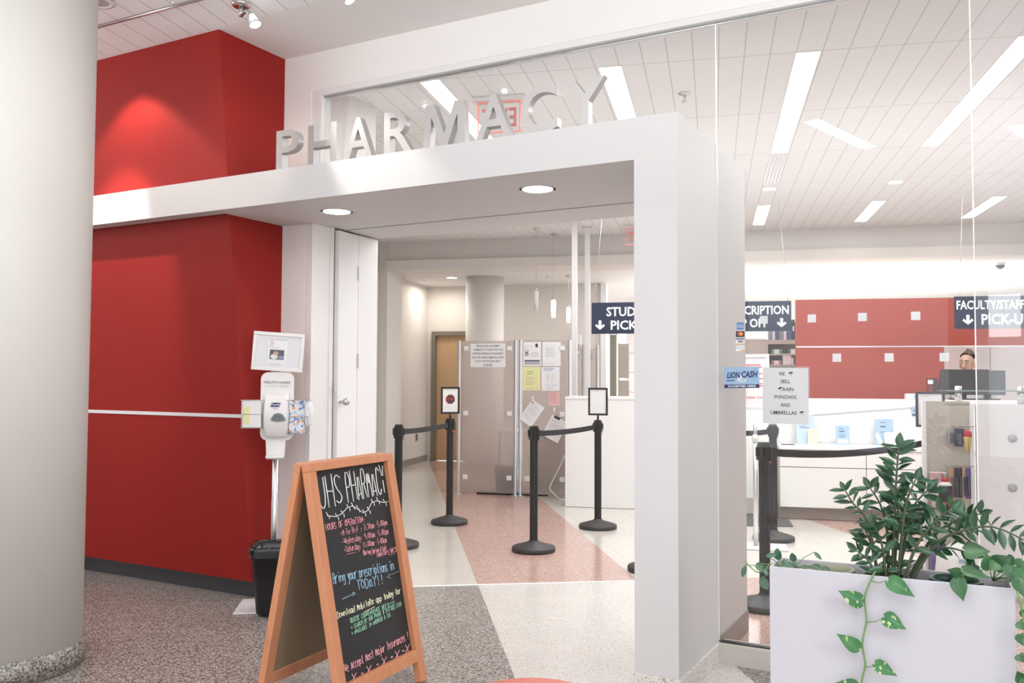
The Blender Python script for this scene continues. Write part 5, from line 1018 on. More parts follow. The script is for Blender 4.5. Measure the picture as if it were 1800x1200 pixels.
u_ = uv(PV(1641, 680, vb_))[0]; p = UV(u_, vb_+.05, ct); t = thing('card_reader', 'dark red and black upright box at the end of the counter top', 'box', p, YI); M = Matrix.Translation(p) @ MI; hz = uv(PV(1641, 664, vb_))[2]-ct; MB().box(-.05, .0, -.03, .03, .001, hz, M).build('red_side', mat('maroon_box', (.16, .025, .02), .4), t); MB().box(.001, .045, -.035, .03, .001, hz, M).build('black_side', BLK, t); MB().box(-.05, .0, -.032, -.03, hz*.72, hz*.9, M).build('printed_band', PAPER, t)
cp = uv(PV(1609, 722, bk-.021)); pc = Plate(UV(cp[0]-.03, bk-.0215, cp[2]-.05), TI, (0, 0, 1), .10, .10); t = thing('card_sign', 'small blue sticker on the counter panel behind the framed sheet', 'sticker', pc.P(.05, 0), YI); mb = MB(); pc.solid(mb, .001, front=0); mb.build('sheet', BLUEB, t); mb = MB(); quad(mb, pc.O, pc.R, pc.U, pc.N, .0, .1, .0, .018); pc.text(mb, 'LION', .015, .085, .045, .03, .03, shear=.15); mb.build('lettering', INKB, t)
# floor mat, white sign stand
MB().add([UV(-.1, 8.80, .001), UV(.735, 8.88, .001), UV(.72, 9.62, .001), UV(-.1, 9.62, .001), UV(-.1, 8.80, .009), UV(.735, 8.88, .009), UV(.72, 9.62, .009), UV(-.1, 9.62, .009)], [(3, 2, 1, 0), (4, 5, 6, 7), (0, 1, 5, 4), (1, 2, 6, 5), (2, 3, 7, 6), (3, 0, 4, 7)]).build('floor_mat', MATG, None, 'charcoal floor mat before the counter right of the pillar', 'mat')
sb = PZ(1329, 961); t = thing('floor_sign_stand', 'white floor sign stand with framed sheet of red text beside the pillar', 'sign', sb, YI); M = Matrix.Translation(sb) @ MI
MB().box(-.10, .25, -.16, .14, .001, .012, M).build('base_plate', PLW, t, bevel=.003); ztp = uv(hitp(1329, 745, NI, NI.dot(sb)))[2]; zcl = uv(hitp(1329, 770, NI, NI.dot(sb)))[2]
MB().lathe([(.020, .01), (.020, zcl-.02)], sb, 20).build('pole', ALU, t); MB().lathe([(.016, zcl-.02), (.016, ztp+.02)], sb, 20).build('inner_pole', ALU, t); MB().lathe([(.026, zcl-.03), (.026, zcl+.015), (.018, zcl+.03)], sb, 20).build('collar', PLW, t)
fs = lambda x, y: hitp(x, y, NI, NI.dot(sb)-.02); p = plate_from_px(fs, (1290, 719.5), (1354, 719.5), (1290, 623)); mb = MB(); fw = .028
for a in ((0, p.w, 0, fw), (0, p.w, p.h-fw, p.h), (0, fw, fw, p.h-fw), (p.w-fw, p.w, fw, p.h-fw)): p.solid(mb, .02, *a, front=.006)
fr = mb.build('notice_frame', PLW, t, bevel=.004); mb = MB(); p.solid(mb, .004, fw*.5, p.w-fw*.5, fw*.5, p.h-fw*.5, -.002); mb.build('sheet', PAPER, fr); mb = MB(); p.text(mb, 'THANK YOU', p.w*.30, p.w*.82, p.h*.20, .018, .01); p.lines(mb, p.w*.3, p.w*.85, [p.h*k for k in (.80, .76, .64, .55, .46, .42)], .008, 0, 5); mb.build('lettering', INKR, fr)
# shelving behind, left of the coral wall
vs = 12.6; us0, us1, us2 = uv(PV(1300, 600, vs))[0], uv(PV(1350, 600, vs))[0], u0+.35; zt_ = uv(PV(1370, 597, vs))[2]; zsh = uv(PV(1370, 622, vs))[2]; zs2 = uv(PV(1370, 640.5, vs))[2]
t = thing('shelving_unit', 'greige shelving unit left of the coral wall', 'shelf', UV((us1+us2)/2, vs+.2, 0), YI)
MB().box(us1-.02, us1, vs, vs+.4, 0, zt_, MI).build('side_panel', GREIGE, t); MB().box(us1-.02, us2, vs, vs+.4, zt_-.02, zt_, MI).build('top', GREIGE, t); MB().box(us1, us2, vs+.37, vs+.4, 0, zt_, MI).build('back', GREIGE, t)
for z in (zsh, zs2, zs2-.4): MB().box(us1, us2, vs+.01, vs+.37, z-.018, z, MI).build('shelf', GREIGE, t)
MB().box(us1, us2, vs, vs+.02, zsh+.135, zt_-.02, MI).build('upper_panel', GREIGE, t)
t = thing('low_partition', 'greige partition panel behind the white sign stand', 'partition', UV((us0+us1)/2, vs, 0), YI); MB().box(us0-.5, us1-.025, vs+.02, vs+.06, 0, uv(PV(1330, 597, vs))[2], MI).build('panel', GREIGE, t); MB().box(us0-.5, us1-.025, vs+.01, vs+.07, uv(PV(1330, 597, vs))[2], uv(PV(1330, 597, vs))[2]+.02, MI).build('cap', PLW, t)
x = us1+.01; r_ = random.Random(8); BC = [mat('binder_navy', (.10, .12, .30), .5), mat('binder_white', (.75, .76, .80), .5), mat('binder_grey', (.28, .29, .32), .5), mat('binder_black', (.06, .06, .07), .5)]
bl_ = ['grey binder at the left end of the row', 'white binder beside the grey one', 'navy binder third in the row', 'grey binder fourth in the row', 'white binder in the middle of the row', 'navy binder right of the middle', 'black binder sixth from the left', 'grey binder by the coral wall', 'white binder last in the row by the coral wall', 'grey binder tucked behind the coral wall']
for i, (ci, wd_) in enumerate(((2, .05), (1, .04), (0, .05), (2, .06), (1, .04), (0, .07), (3, .04), (2, .045), (1, .04), (2, .05))):
    if x+wd_ > us2: break
    z1 = zt_+.26+r_.uniform(-.02, .02); tb_ = thing('binder', bl_[i]+' on top of the shelving unit', 'binder', UV(x+wd_/2, vs+.15, zt_), YI, 'binders on the shelving unit'); MB().box(x+.002, x+wd_-.002, vs+.06, vs+.3, zt_+.001, z1, MI).build('cover', BC[ci], tb_); MB().box(x+.010, x+wd_-.010, vs+.058, vs+.06, zt_+.12, zt_+.19, MI).build('spine_label', PAPER, tb_); x += wd_
def sbox(name, lab, x0p, x1p, zb_, hgt, m, m2=None, d=0):
    ua_, ub_ = uv(PV(x0p, 610, vs))[0], uv(PV(x1p, 610, vs))[0]; t = thing(name, lab, 'box', UV((ua_+ub_)/2, vs+.1, zb_), YI, 'boxes on the shelves'); MB().box(ua_, ub_, vs+.03+d, vs+.2+d, zb_+.001, zb_+hgt, MI).build('carton', m, t)
    if m2: k = (ub_-ua_)*.26; MB().box(ua_+k, ub_-k, vs+.028+d, vs+.03+d, zb_+.001, zb_+hgt, MI).build('label_panel', m2, t)
GRN = mat('green_box', (.12, .34, .22), .5)
sbox('medicine_box', 'green box with white label on the upper shelf, left', 1356, 1375, zsh, .065, GRN, PAPER); sbox('medicine_box', 'green box with white label on the upper shelf, by the coral wall', 1386, 1403, zsh, .07, GRN, PAPER)
sbox('storage_box', 'red edged box on the lower shelf', 1356, 1374, zs2, .055, mat('red_box', (.55, .16, .15), .5), PAPER); sbox('storage_box', 'tall stack of white paper trays on the lower shelf', 1376, 1391, zs2, .15, PAPER); sbox('storage_box', 'low white box beside the paper trays', 1391.5, 1395, zs2, .09, PLW)
# dispensing area seen through the doorway
dv = 15.2; t = thing('door_frame_open', 'olive grey door frame standing in the bright back room', 'door frame', PV(1077, 690, dv), YI); ud0, ud1 = uv(PV(1072, 650, dv))[0], uv(PV(1083, 650, dv))[0]; zdt = uv(PV(1077, 589, dv))[2]
MB().box(ud0, ud1, dv, dv+.12, 0, zdt, MI).build('jamb', DOORFR, t); MB().box(ud0-.02, ud1+.02, dv-.02, dv+.14, zdt, zdt+.05, MI).build('closer', STEEL, t)
us3, us4 = uv(PV(1087, 650, 13.6))[0], uv(PV(1112, 650, 13.6))[0]+.5; zt4 = uv(PV(1095, 604, 13.6))[2]; zm4 = uv(PV(1095, 667, 13.6))[2]
t = thing('medicine_shelf', 'pale metal medicine shelf in the bright back room', 'shelf', UV((us3+us4)/2, 13.6, 0), YI); MB().box(us3, us3+.16, 13.6, 13.63, zm4+.02, zt4, MI).box(us3, us3+.16, 13.6, 13.63, .02, zm4-.01, MI).build('end_panel', GREIGE, t); MB().box(us3-.01, us3+.012, 13.62, 13.66, 0, zt4+.02, MI).build('upright', STEEL, t)
for k in range(6): z = .3+k*.3; MB().box(us3+.012, us4, 13.64, 14.0, z, z+.02, MI).build('shelf', WHITE, t)
# back room troffers give the glare under the low ceiling
for i, (u, v) in enumerate(((1.3, 14.6), (2.5, 14.6), (1.5, 16.3), (2.8, 16.3), (.2, 14.9), (-.9, 15.4))):
    p = UV(u, v, ZL); t = thing('ceiling_panel_light', ['wide light panel in the low ceiling above the coral wall, left', 'wide light panel in the low ceiling above the coral wall, right', 'deep light panel above the middle of the coral wall', 'deep light panel above the right sign', 'light panel above the drop off sign', 'light panel in the back room ceiling behind the student sign'][i], 'light', p, YI, 'back room light panels'); M = Matrix.Translation(p) @ MI
    MB().box(-.31, .31, -.31, .31, -.004, .006, M).build('frame', PLW, t); MB().box(-.28, .28, -.28, .28, -.007, -.004, M).build('diffuser', mat('panel_diffuser', (1, 1, 1), .5, emit=6), t)
# pegboard display and white board unit
gv = 6.30; g0, g1 = uv(PV(1622, 800, gv))[0], uv(PV(1712, 800, gv))[0]; gz = uv(PV(1660, 704, gv))[2]
t = thing('pegboard_display', 'beige pegboard display with hooks behind the plants', 'display', UV((g0+g1)/2, gv, 0), YI)
PEG = mat('pegboard_beige', (.52, .47, .41), .6, noise=.03, scale=10)
MB().box(g0+.02, g1-.02, gv, gv+.02, .05, gz-.004, MI).build('back_panel', PEG, t); MB().box(g0, g0+.022, gv-.012, gv+.03, 0, gz, MI).build('left_upright', PLW, t); MB().box(g1-.026, g1, gv-.012, gv+.03, 0, gz-.03, MI).build('right_upright', PLW, t); zsf = uv(PV(1660, 893, gv-.1))[2]; MB().box(g0+.02, g1-.02, gv-.28, gv+.3, .05, .075, MI).build('base_shelf', PLW, t)
MB().box(uv(PV(1640, 893, gv-.1))[0], g1-.12, gv-.13, gv, zsf-.006, zsf, MI).build('small_shelf', CLEAR, t)
rows = [(749, (1673, 1683, 1692, 1702)), (818, (1660, 1671, 1681, 1691, 1701))]
for y, xs_ in rows:
    for x in xs_:
        a = PV(x, y, gv); b = a-NI*.12+V((0, 0, .012)); MB().tube([a, a-NI*.10, b-NI*.02], .0028, 6).build('peg_hook', STEEL, t)
def hang(name, lab, x, y0, y1, w_, m, m2, off, tip=False, grp='hanging packs on the pegboard'):
    a = PV(x, y0, gv-off); b = PV(x, y1, gv-off); h_ = a.z-b.z; p = Plate(a-TI*w_/2-V((0, 0, h_)), TI, (0, 0, 1), w_, h_); t = thing(name, lab, 'pack', p.P(w_/2, 0), YI, grp); mb = MB()
    if tip: mb.lathe([(.003, 0), (w_*.48, h_*.62), (w_*.5, h_*.66)], p.P(w_/2, 0), 14); mb.build('cone_body', m, t); MB().ball(p.P(w_/2, h_*.74), (w_*.5, w_*.5, h_*.2), 14, 8).build('candy_top', m2, t); return
    p.solid(mb, .003, front=0); mb.build('backing_card', m, t); mb = MB(); p.solid(mb, .018, w_*.2, w_*.8, h_*.1, h_*.72, .018); mb.build('blister', m2, t, bevel=.004)
GP = glassmat('blister_clear', (.9, .9, .93), 1.2, .25, 1.45, (.6, .6, .66)); DKP = mat('dark_pack', (.06, .06, .09), .4); ORP = mat('orange_pack', (.62, .36, .22), .5); YEL = mat('waffle_yellow', (.70, .52, .20), .6); RDP = mat('red_candy', (.5, .05, .06), .3); PUR = mat('purple_pack', (.10, .08, .22), .4)
hang('blister_pack', 'clear grey blister pack on the upper hooks, furthest left', 1673, 752, 782, .045, PLG, GP, .05); hang('blister_pack', 'clear grey blister pack on the upper hooks, second from the left', 1685, 753, 784, .05, DKP, GP, .09)
hang('cone_candy', 'cone shaped candy with red top on the upper hooks', 1698, 752, 797, .034, YEL, RDP, .11, True); hang('blister_pack', 'clear grey blister pack on the upper hooks, third from the left', 1679, 752, 783, .04, PLG, GP, .03); hang('blister_pack', 'dark blister pack on the upper hooks behind the cone candy', 1691, 754, 780, .04, DKP, GP, .03)
hang('cone_candy', 'second cone shaped candy at the right frame of the pegboard', 1704, 754, 795, .03, YEL, RDP, .07, True)
for i, (x, m1, m2, y1) in enumerate(((1673, ORP, GP, 879), (1682, DKP, GP, 874), (1688, DKP, DKP, 875), (1696, ORP, DKP, 877), (1702, PUR, DKP, 876))):
    hang('toothbrush_pack', ['orange toothbrush pack, leftmost on the lower hooks', 'dark toothbrush pack, second on the lower hooks', 'black pack in the middle of the lower hooks', 'orange and dark pack, fourth on the lower hooks', 'purple pack at the right end of the lower hooks'][i], x, 822, y1, .030, m1, m2, .045+.018*i)
bq = PV(1661, 884, gv-.09); p = V((bq.x, bq.y, zsf)); t = thing('lotion_bottle', 'black and red lotion bottle on the small pegboard shelf', 'bottle', p); hb = PV(1661, 846, gv-.09).z-zsf; rb_ = .043
MB().lathe([(rb_*.95, .001), (rb_, .01), (rb_, hb*.25)], p, 24).build('red_lower_band', mat('bottle_red', (.55, .05, .03), .35), t); MB().lathe([(rb_, hb*.25), (rb_, hb*.85)], p, 24).build('black_label', INK, t); MB().lathe([(rb_, hb*.85), (rb_, hb*.92), (rb_*.5, hb*1.02)], p, 24).build('white_shoulder', PLW, t); MB().lathe([(rb_*.62, hb*1.0), (rb_*.62, hb*1.12), (0, hb*1.13)], p, 20).build('cap', mat('bottle_red', (.55, .05, .03), .35), t); MB().lathe([(.006, hb*1.13), (.006, hb*1.3), (.014, hb*1.3), (.014, hb*1.34), (0, hb*1.34)], p, 12).build('pump', PLW, t)
bq = PV(1647, 886, gv-.07); p = V((bq.x, bq.y, zsf)); t = thing('cup_stack', 'stack of pale pink cups left of the lotion bottle', 'cups', p); hc = PV(1647, 829, gv-.07).z-zsf; PK = mat('pale_pink_plastic', (.70, .48, .50), .4)
MB().lathe([(.030, .001), (.038, hc*.72), (.036, hc*.72)], p, 24).build('lowest_cup', mat('pale_pink_clear', (.72, .58, .60), .35), t)
for k in range(4): z = hc*(.72+.07*k); MB().lathe([(.037, z), (.040, z+hc*.05), (.040, z+hc*.062), (.037, z+hc*.062)], p, 24).build('cup_rim', PK, t)
# things on the base shelf and the floor in front
p = UV(uv(PV(1685, 970, gv-.14))[0], gv-.15, .076); t = thing('white_bag', 'crumpled white plastic bag on the base of the pegboard display', 'bag', p, YI); mb = MB(); rnd = random.Random(11); rg = []
for f, r in ((0, .10), (.15, .13), (.4, .135), (.65, .12), (.85, .08), (1, .03)): rg.append([(p.x+r*1.1*math.cos(a)*(1+rnd.uniform(-.14, .14)), p.y+r*.8*math.sin(a)*(1+rnd.uniform(-.14, .14)), .077+.30*f+rnd.uniform(-.008, .008)*(0 < f < 1)) for a in [2*PI*j/18 for j in range(18)]])
loft(mb, rg, None); mb.build('bag_body', PLW, t); mb = MB(); mb.box(-.03, .03, -.118, -.112, .19, .215, Matrix.Translation(p) @ MI); mb.build('printed_mark', BLUEB, t)
p = UV(uv(PV(1668, 985, gv-.3))[0], gv-.34, 0); t = thing('carton', 'beige carton on the floor behind the planter', 'box', p, YI); M = Matrix.Translation(p) @ MI; MB().box(-.20, .12, -.12, .05, .001, .16, M).build('carton_body', mat('kraft', (.52, .44, .34), .7), t); MB().box(-.05, .02, -.1225, -.12, .03, .13, M).build('orange_label', mat('label_red', (.72, .20, .10), .5), t)
p = UV(uv(PV(1650, 916, gv-.1))[0], gv-.06, .62-.62+.076); t = thing('purple_tub', 'small purple tub behind the leaves on the display base', 'tub', p); MB().lathe([(.04, .001), (.045, .24)], p, 20).build('tub_body', PUR, t); MB().lathe([(.047, .24), (.047, .27), (0, .27)], p, 20).build('lid', PUR, t)
# white board unit right of it
w0, w1 = g1+.012, 2.75; wz = uv(PV(1760, 710, gv))[2]; t = thing('acrylic_display_panel', 'white panel with round grey fixings at the right edge', 'display', UV((w0+w1)/2, gv, 0), YI); MB().box(w0, w1, gv-.02, gv+.01, .02, wz, MI).build('panel', PLW, t); MB().box(w0, w1, gv+.012, gv+.30, .0, .06, MI).build('plinth', PLW, t)
for y in (770, 857): q = PV(1779.5, y, gv-.02); MB().cyl(q, q-NI*.012, .026, 20).build('fixing_knob', PLG, t)
# glass shelf
sv = gv+.16; zq = gz; s0, s1_ = uv(PV(1656, 684, sv))[0], 2.75; t = thing('glass_shelf', 'clear glass shelf on steel posts above the pegboard display', 'shelf', UV((s0+s1_)/2, sv, zq), YI); zg = uv(PV(1700, 686, sv))[2]
MB().box(s0, s1_, sv-.14, sv+.14, zg-.006, zg+.004, MI).build('glass_plate', glassmat('shelf_glass', (.90, .93, .92), 1.0, .05), t); MB().box(s0, s1_, sv-.1415, sv-.14, zg-.006, zg+.004, MI).build('front_edge', mat('glass_edge_dark', (.30, .36, .36), .2), t)
for x in (1681, 1790): u_ = uv(PV(x, 690, sv))[0]; c = UV(u_, sv-.05, 0); MB().lathe([(.022, gz-.02), (.022, zg+.03), (.0, zg+.03)], c, 20).build('post', STEEL, t)
MB().box(s0-.02, s1_, sv-.16, sv+.16, gz-.03, gz-.02, MI).build('bracket_shelf', PLW, t)
# ================================================================== planter and plants
PA, PB_ = V((-.690, 3.171, 0)), V((.058, 3.211, 0)); pr = math.atan2(PB_.y-PA.y, PB_.x-PA.x); PW = (PB_-PA).length; PD, PHT = .185, .75
MPL = Matrix.Translation(PA) @ rotz(pr)                  # local x along the front, y to the back
pt = thing('planter_box', 'tall lilac white planter box standing before the storefront glass', 'planter', MPL @ V((PW/2, PD/2, 0)), pr)
mb = MB(); tk = .010
mb.box(0, PW, 0, tk, .02, PHT, MPL).box(0, PW, PD-tk, PD, .02, PHT, MPL).box(0, tk, tk, PD-tk, .02, PHT, MPL).box(PW-tk, PW, tk, PD-tk, .02, PHT, MPL).box(tk, PW-tk, tk, PD-tk, .60, .61, MPL)
mb.build('box_body', PLANTERM, pt, bevel=.0015); MB().box(.03, PW-.03, .02, PD-.02, .001, .02, MPL).build('recessed_foot', BLK, pt); MB().box(tk+.001, PW-tk-.001, tk+.001, PD-tk-.001, .61, .655, MPL).build('soil', SOIL, pt)
nP = V((-math.sin(pr), math.cos(pr), 0)); 
def pp(x, y, off=.09): return hitp(x, y, nP, nP.dot(PA)+off)    # photo pixel onto a sheet parallel to the planter front
def leafgeo(mb, b, tip, nrm, w, kind='ellip', fold=.25, droop=.1, mi=0):
    d = tip-b; L = d.length; d = d/L; s = d.cross(V(nrm)); s = s.normalized() if s.length > 1e-5 else d.orthogonal().normalized(); n = s.cross(d).normalized()
    if kind == 'heart': prof = [(-.10, .25), (-.04, .62), (.08, .92), (.24, 1.0), (.45, .86), (.66, .55), (.85, .22), (1.0, .01)]
    elif kind == 'round': prof = [(0, .1), (.1, .6), (.3, .95), (.5, 1), (.7, .85), (.9, .45), (1.0, .01)]
    else: prof = [(0, .06), (.12, .5), (.3, .88), (.48, 1.0), (.66, .84), (.82, .5), (.93, .22), (1.0, .01)]
    vs = []
    for t, wv in prof:
        tc = max(t, 0.0) if kind == 'heart' else t
        c = b+d*(L*tc)-n*(droop*L*t*t); h = s*(w/2*wv); off = n*(fold*w/2*wv); sh = d*(L*(t-tc))
        vs += [c-h*1.0+off+sh, c-h*.5+off*.35+sh*.6, c, c+h*.5+off*.35+sh*.6, c+h+off+sh]
    fs = [(q*5+j, q*5+j+1, q*5+6+j, q*5+5+j) for q in range(len(prof)-1) for j in range(4)]
    mb.add(vs, fs, None, mi, True)
rp = random.Random(21)
# --- dark glossy plant: stems given by photo pixels, depth offset from the planter front
zz = thing('zz_plant', 'bushy dark green plant with glossy paired leaflets rising from the middle of the planter', 'plant', MPL @ V((.36, .095, .655)), pr)
stems = [([(1566, 1020, .09), (1571, 950, .09), (1574, 870, .085), (1577, 820, .085), (1580, 786, .08)], 12, .36, 42, 0),
 ([(1548, 1020, .08), (1533, 950, .07), (1519, 905, .06), (1500, 885, .055), (1486, 862, .05)], 6, .42, 34, 0),
 ([(1562, 1020, .12), (1560, 940, .13), (1549, 890, .13), (1530, 858, .13)], 6, .30, 40, 0),
 ([(1574, 1020, .11), (1592, 940, .12), (1606, 890, .12), (1630, 862, .12)], 7, .25, 44, 0),
 ([(1584, 1022, .08), (1640, 962, .07), (1690, 933, .06), (1745, 926, .05), (1803, 950, .04)], 10, .40, 42, 0),
 ([(1582, 1022, .12), (1635, 950, .13), (1680, 915, .14), (1722, 903, .15)], 8, .35, 40, 0),
 ([(1556, 1020, .06), (1530, 990, .04), (1506, 968, .03)], 5, .35, 36, 0),
 ([(1578, 1022, .06), (1608, 965, .05), (1645, 915, .05), (1672, 893, .05)], 7, .35, 42, 0),
 ([(1572, 1022, .13), (1590, 965, .15), (1612, 925, .16)], 5, .3, 44, 0),
 ([(1560, 1022, .05), (1552, 965, .04), (1538, 925, .03)], 5, .3, 42, 0),
 ([(1585, 1022, .09), (1625, 975, .09), (1662, 962, .08), (1704, 972, .07)], 5, .45, 36, 0),
 ([(1552, 1022, .12), (1532, 960, .14), (1520, 930, .15)], 5, .35, 38, 0),
 ([(1576, 1022, .08), (1586, 935, .06), (1594, 880, .06), (1610, 842, .06)], 7, .35, 42, 0),
 ([(1566, 1022, .1), (1574, 975, .1), (1580, 915, .1), (1574, 878, .1)], 6, .25, 46, 0)]
fo_mb, st_mb = MB(), MB()
for pts, nl, t0, lpx, _x in stems:
    P = [pp(*q) for q in pts]; P[0].z = min(P[0].z, .665)
    S_ = [bez(P, i/16) for i in range(17)]; st_mb.tube(S_, [.0062-.004*i/16 for i in range(17)], 7)
    for k in range(nl):
        t = t0+(1-t0)*k/(nl-1); c = bez(P, t); d = (bez(P, min(1, t+.02))-bez(P, max(0, t-.02))).normalized()
        side = d.cross(nP).normalized(); L = lpx/495*(1.05-.25*abs(t-.6))*rp.uniform(.85, 1.1); L = L*.78
        if k == nl-1: leafgeo(fo_mb, c, c+d*L*.8, -nP, L*.42); 
        for s in (-1, 1):
            tw = rp.uniform(-.55, .55); ld = (d*rp.uniform(.30, .75)+side*s*rp.uniform(.75, 1.0)-nP*tw*1.5+V((0, 0, rp.uniform(-.35, .25)))).normalized(); L = L*rp.uniform(.8, 1.15)
            nn = (-nP*rp.uniform(.1, 1)+V((0, 0, rp.uniform(.2, 1.2)))+side*s*rp.uniform(-.5, .5)).normalized()
            leafgeo(fo_mb, c+side*s*.002, c+ld*L, nn, L*rp.uniform(.34, .42), 'ellip', .30, rp.uniform(-.05, .2))
st_mb.build('stem', STEM, zz); fo_mb.build('foliage', LEAFD, zz)
# --- trailing pothos over the front
po = thing('trailing_pothos', 'variegated pothos vine trailing down the planter front', 'plant', MPL @ V((.31, .03, .655)), pr)
vp = [(1540, 1003, .03), (1531, 1018, -.012), (1520, 1050, -.02), (1523, 1090, -.022), (1516, 1130, -.022), (1521, 1168, -.022), (1515, 1196, -.022), (1518, 1235, -.022), (1510, 1280, -.02)]
VP = [pp(*q) for q in vp]; mv, ml = MB(), MB(); mv.tube([bez(VP, i/40) for i in range(41)], .0034, 7)
def heart(mb, stem, b, tip, w, off=-.03, kind='heart', tilt=.25, toff=None, mv_=None):
    B_, T_ = pp(*b, off), pp(*tip, toff if toff is not None else off-.012)
    if stem and (mv_ or mv): (mv_ or mv).tube([stem, stem.lerp(B_, .5)+V((0, 0, -.006))-nP*.006, B_], .0017, 6)
    leafgeo(mb, B_, T_, -nP+V((0, 0, tilt)), w, kind, .16, .10)
pix = .00203      # metres per photo pixel at the planter front
heart(ml, pp(1517, 1056, -.022), (1515, 1059), (1474, 1038), 27*pix, -.035)
heart(ml, pp(1530, 1021, -.014), (1563, 1019), (1608, 1049), 27*pix, -.034)
heart(ml, pp(1523, 1093, -.022), (1555, 1084), (1593, 1106), 27*pix, -.034)
heart(ml, pp(1517, 1131, -.022), (1509, 1139), (1471, 1114), 24*pix, -.036)
heart(ml, pp(1520, 1170, -.022), (1539, 1166), (1577, 1188), 22*pix, -.034)
heart(ml, pp(1515, 1203, -.022), (1507, 1207), (1468, 1200), 24*pix, -.035)
heart(ml, pp(1516, 1240, -.022), (1540, 1240), (1575, 1262), 24*pix, -.034)
mv.build('vine', VINE, po); ml.build('foliage', LEAFP, po)
# --- pothos at the right end
po2 = thing('pothos_plant', 'broad leaved pothos spilling from the dark green pot at the planter right end', 'plant', MPL @ V((.62, .09, .655)), pr)
mv, ml = MB(), MB(); rt = pp(1700, 1018, .08); rt2 = pp(1745, 1020, .08)
for b, tip, w, o, r_ in (((1697, 968), (1741, 968), 30, .05, rt), ((1682, 1018), (1694, 1057), 25, -.03, rt), ((1740, 1000), (1733, 972), 24, .02, rt2), ((1748, 995), (1778, 977), 30, .06, rt2), ((1752, 990), (1741, 1002), 20, .0, rt2), ((1700, 985), (1715, 992), 18, .09, rt), ((1693, 1000), (1742, 1016), 17, .02, rt), ((1722, 1000), (1700, 1012), 20, .07, rt),
    ((1777, 995), (1776, 1024), 24, .0, rt2), ((1792, 1000), (1803, 1024), 28, -.01, rt2), ((1788, 1018), (1801, 1050), 22, -.02, rt2), ((1798, 985), (1790, 1002), 20, .05, rt2), ((1690, 1010), (1665, 1000), 20, .09, rt), ((1768, 984), (1790, 990), 22, .1, rt2)):
    heart(ml, r_, b, tip, w*pix, o, 'heart', rp.uniform(.2, .8))
VQ = [pp(*q) for q in ((1755, 1015, .06), (1779, 1018, -.0), (1790, 1045, -.03), (1798, 1080, -.03), (1803, 1130, -.03), (1803, 1190, -.03), (1806, 1230, -.03))]; mv.tube([bez(VQ, i/24) for i in range(25)], .0034, 7)
for b, tip in (((1792, 1092), (1806, 1108)), ((1794, 1115), (1803, 1138)), ((1792, 1150), (1802, 1165)), ((1797, 1195), (1788, 1180)), ((1801, 1190), (1812, 1210)), ((1800, 1085), (1815, 1070))): heart(ml, pp(b[0]+8, b[1]-4, -.03), b, tip, 20*pix, -.03)
mv.build('vine', VINE, po2); ml.build('foliage', leafmat('plain_pothos_leaf', (.018, .085, .024), (.045, .15, .045)), po2)
# --- satin leaved vine at the left end
po3 = thing('satin_pothos', 'small leaved satin vine at the left end of the planter, trailing past its edge', 'plant', MPL @ V((.09, .09, .655)), pr); mv, ml = MB(), MB(); rt = pp(1385, 1008, .09)
VL_ = [pp(*q) for q in ((1385, 1000, .09), (1356, 990, .05), (1345, 1002, .04), (1330, 1005, .03), (1315, 992, .03), (1309, 985, .03))]; mv.tube([bez(VL_, i/16) for i in range(17)], .0022, 6)
for b, tip, w, o in (((1311, 993), (1304, 1014), 9, .03), ((1330, 989), (1341, 1003), 14, .04), ((1338, 1015), (1349, 1036), 16, .03), ((1368, 984), (1366, 964), 14, .06), ((1346, 977), (1364, 974), 9, .06), ((1396, 987), (1392, 972), 12, .07), ((1344, 1000), (1349, 1010), 8, .03), ((1431, 970), (1444, 983), 7, .08), ((1428, 993), (1445, 1000), 11, .07), ((1447, 996), (1458, 1006), 11, .08), ((1380, 990), (1396, 996), 12, .05), ((1374, 994), (1386, 1000), 12, .04), ((1390, 996), (1404, 1001), 11, .05), ((1402, 990), (1392, 998), 10, .08), ((1384, 984), (1375, 992), 11, .09), ((1410, 995), (1424, 1001), 10, .06), ((1376, 1002), (1362, 997), 11, .05)):
    heart(ml, None, b, tip, w*pix, o, 'round', .5); mv.tube([rt, rt.lerp(pp(*b, o), .6)+V((0, 0, .01)), pp(*b, o)], .0014, 5)
mv.build('vine', VINE, po3); ml.build('foliage', leafmat('satin_green_leaf', (.025, .085, .04), (.07, .16, .09)), po3)
# --- pots in the planter
def pot(name, lab, cx, cy, r, m, ztop, zbot=.656, soil=True):
    c = MPL @ V((cx, cy, 0)); t = thing(name, lab, 'pot', V((c.x, c.y, zbot)), pr); MB().lathe([(r*.9, zbot), (r, ztop-.012), (r+.004, ztop-.012), (r+.004, ztop), (r-.004, ztop), (r-.006, ztop-.02), (r*.9, ztop-.05 if ztop-.05 > zbot else zbot+.01), (0, zbot+.012)], (c.x, c.y, 0), 40, cap=False).build('pot_body', m, t)
pot('plant_pot', 'pale olive round pot sunk in the left of the planter', .19, .092, .078, mat('olive_tan_pot', (.34, .35, .25), .5), .745, .657)
pot('plant_pot', 'dark green pot rim showing at the right of the planter', .585, .088, .076, mat('dark_green_pot', (.015, .06, .045), .35), .748, .657)
pot('plant_pot', 'black nursery pot hidden under the bushy plant', .37, .092, .075, BLK, .735, .657)
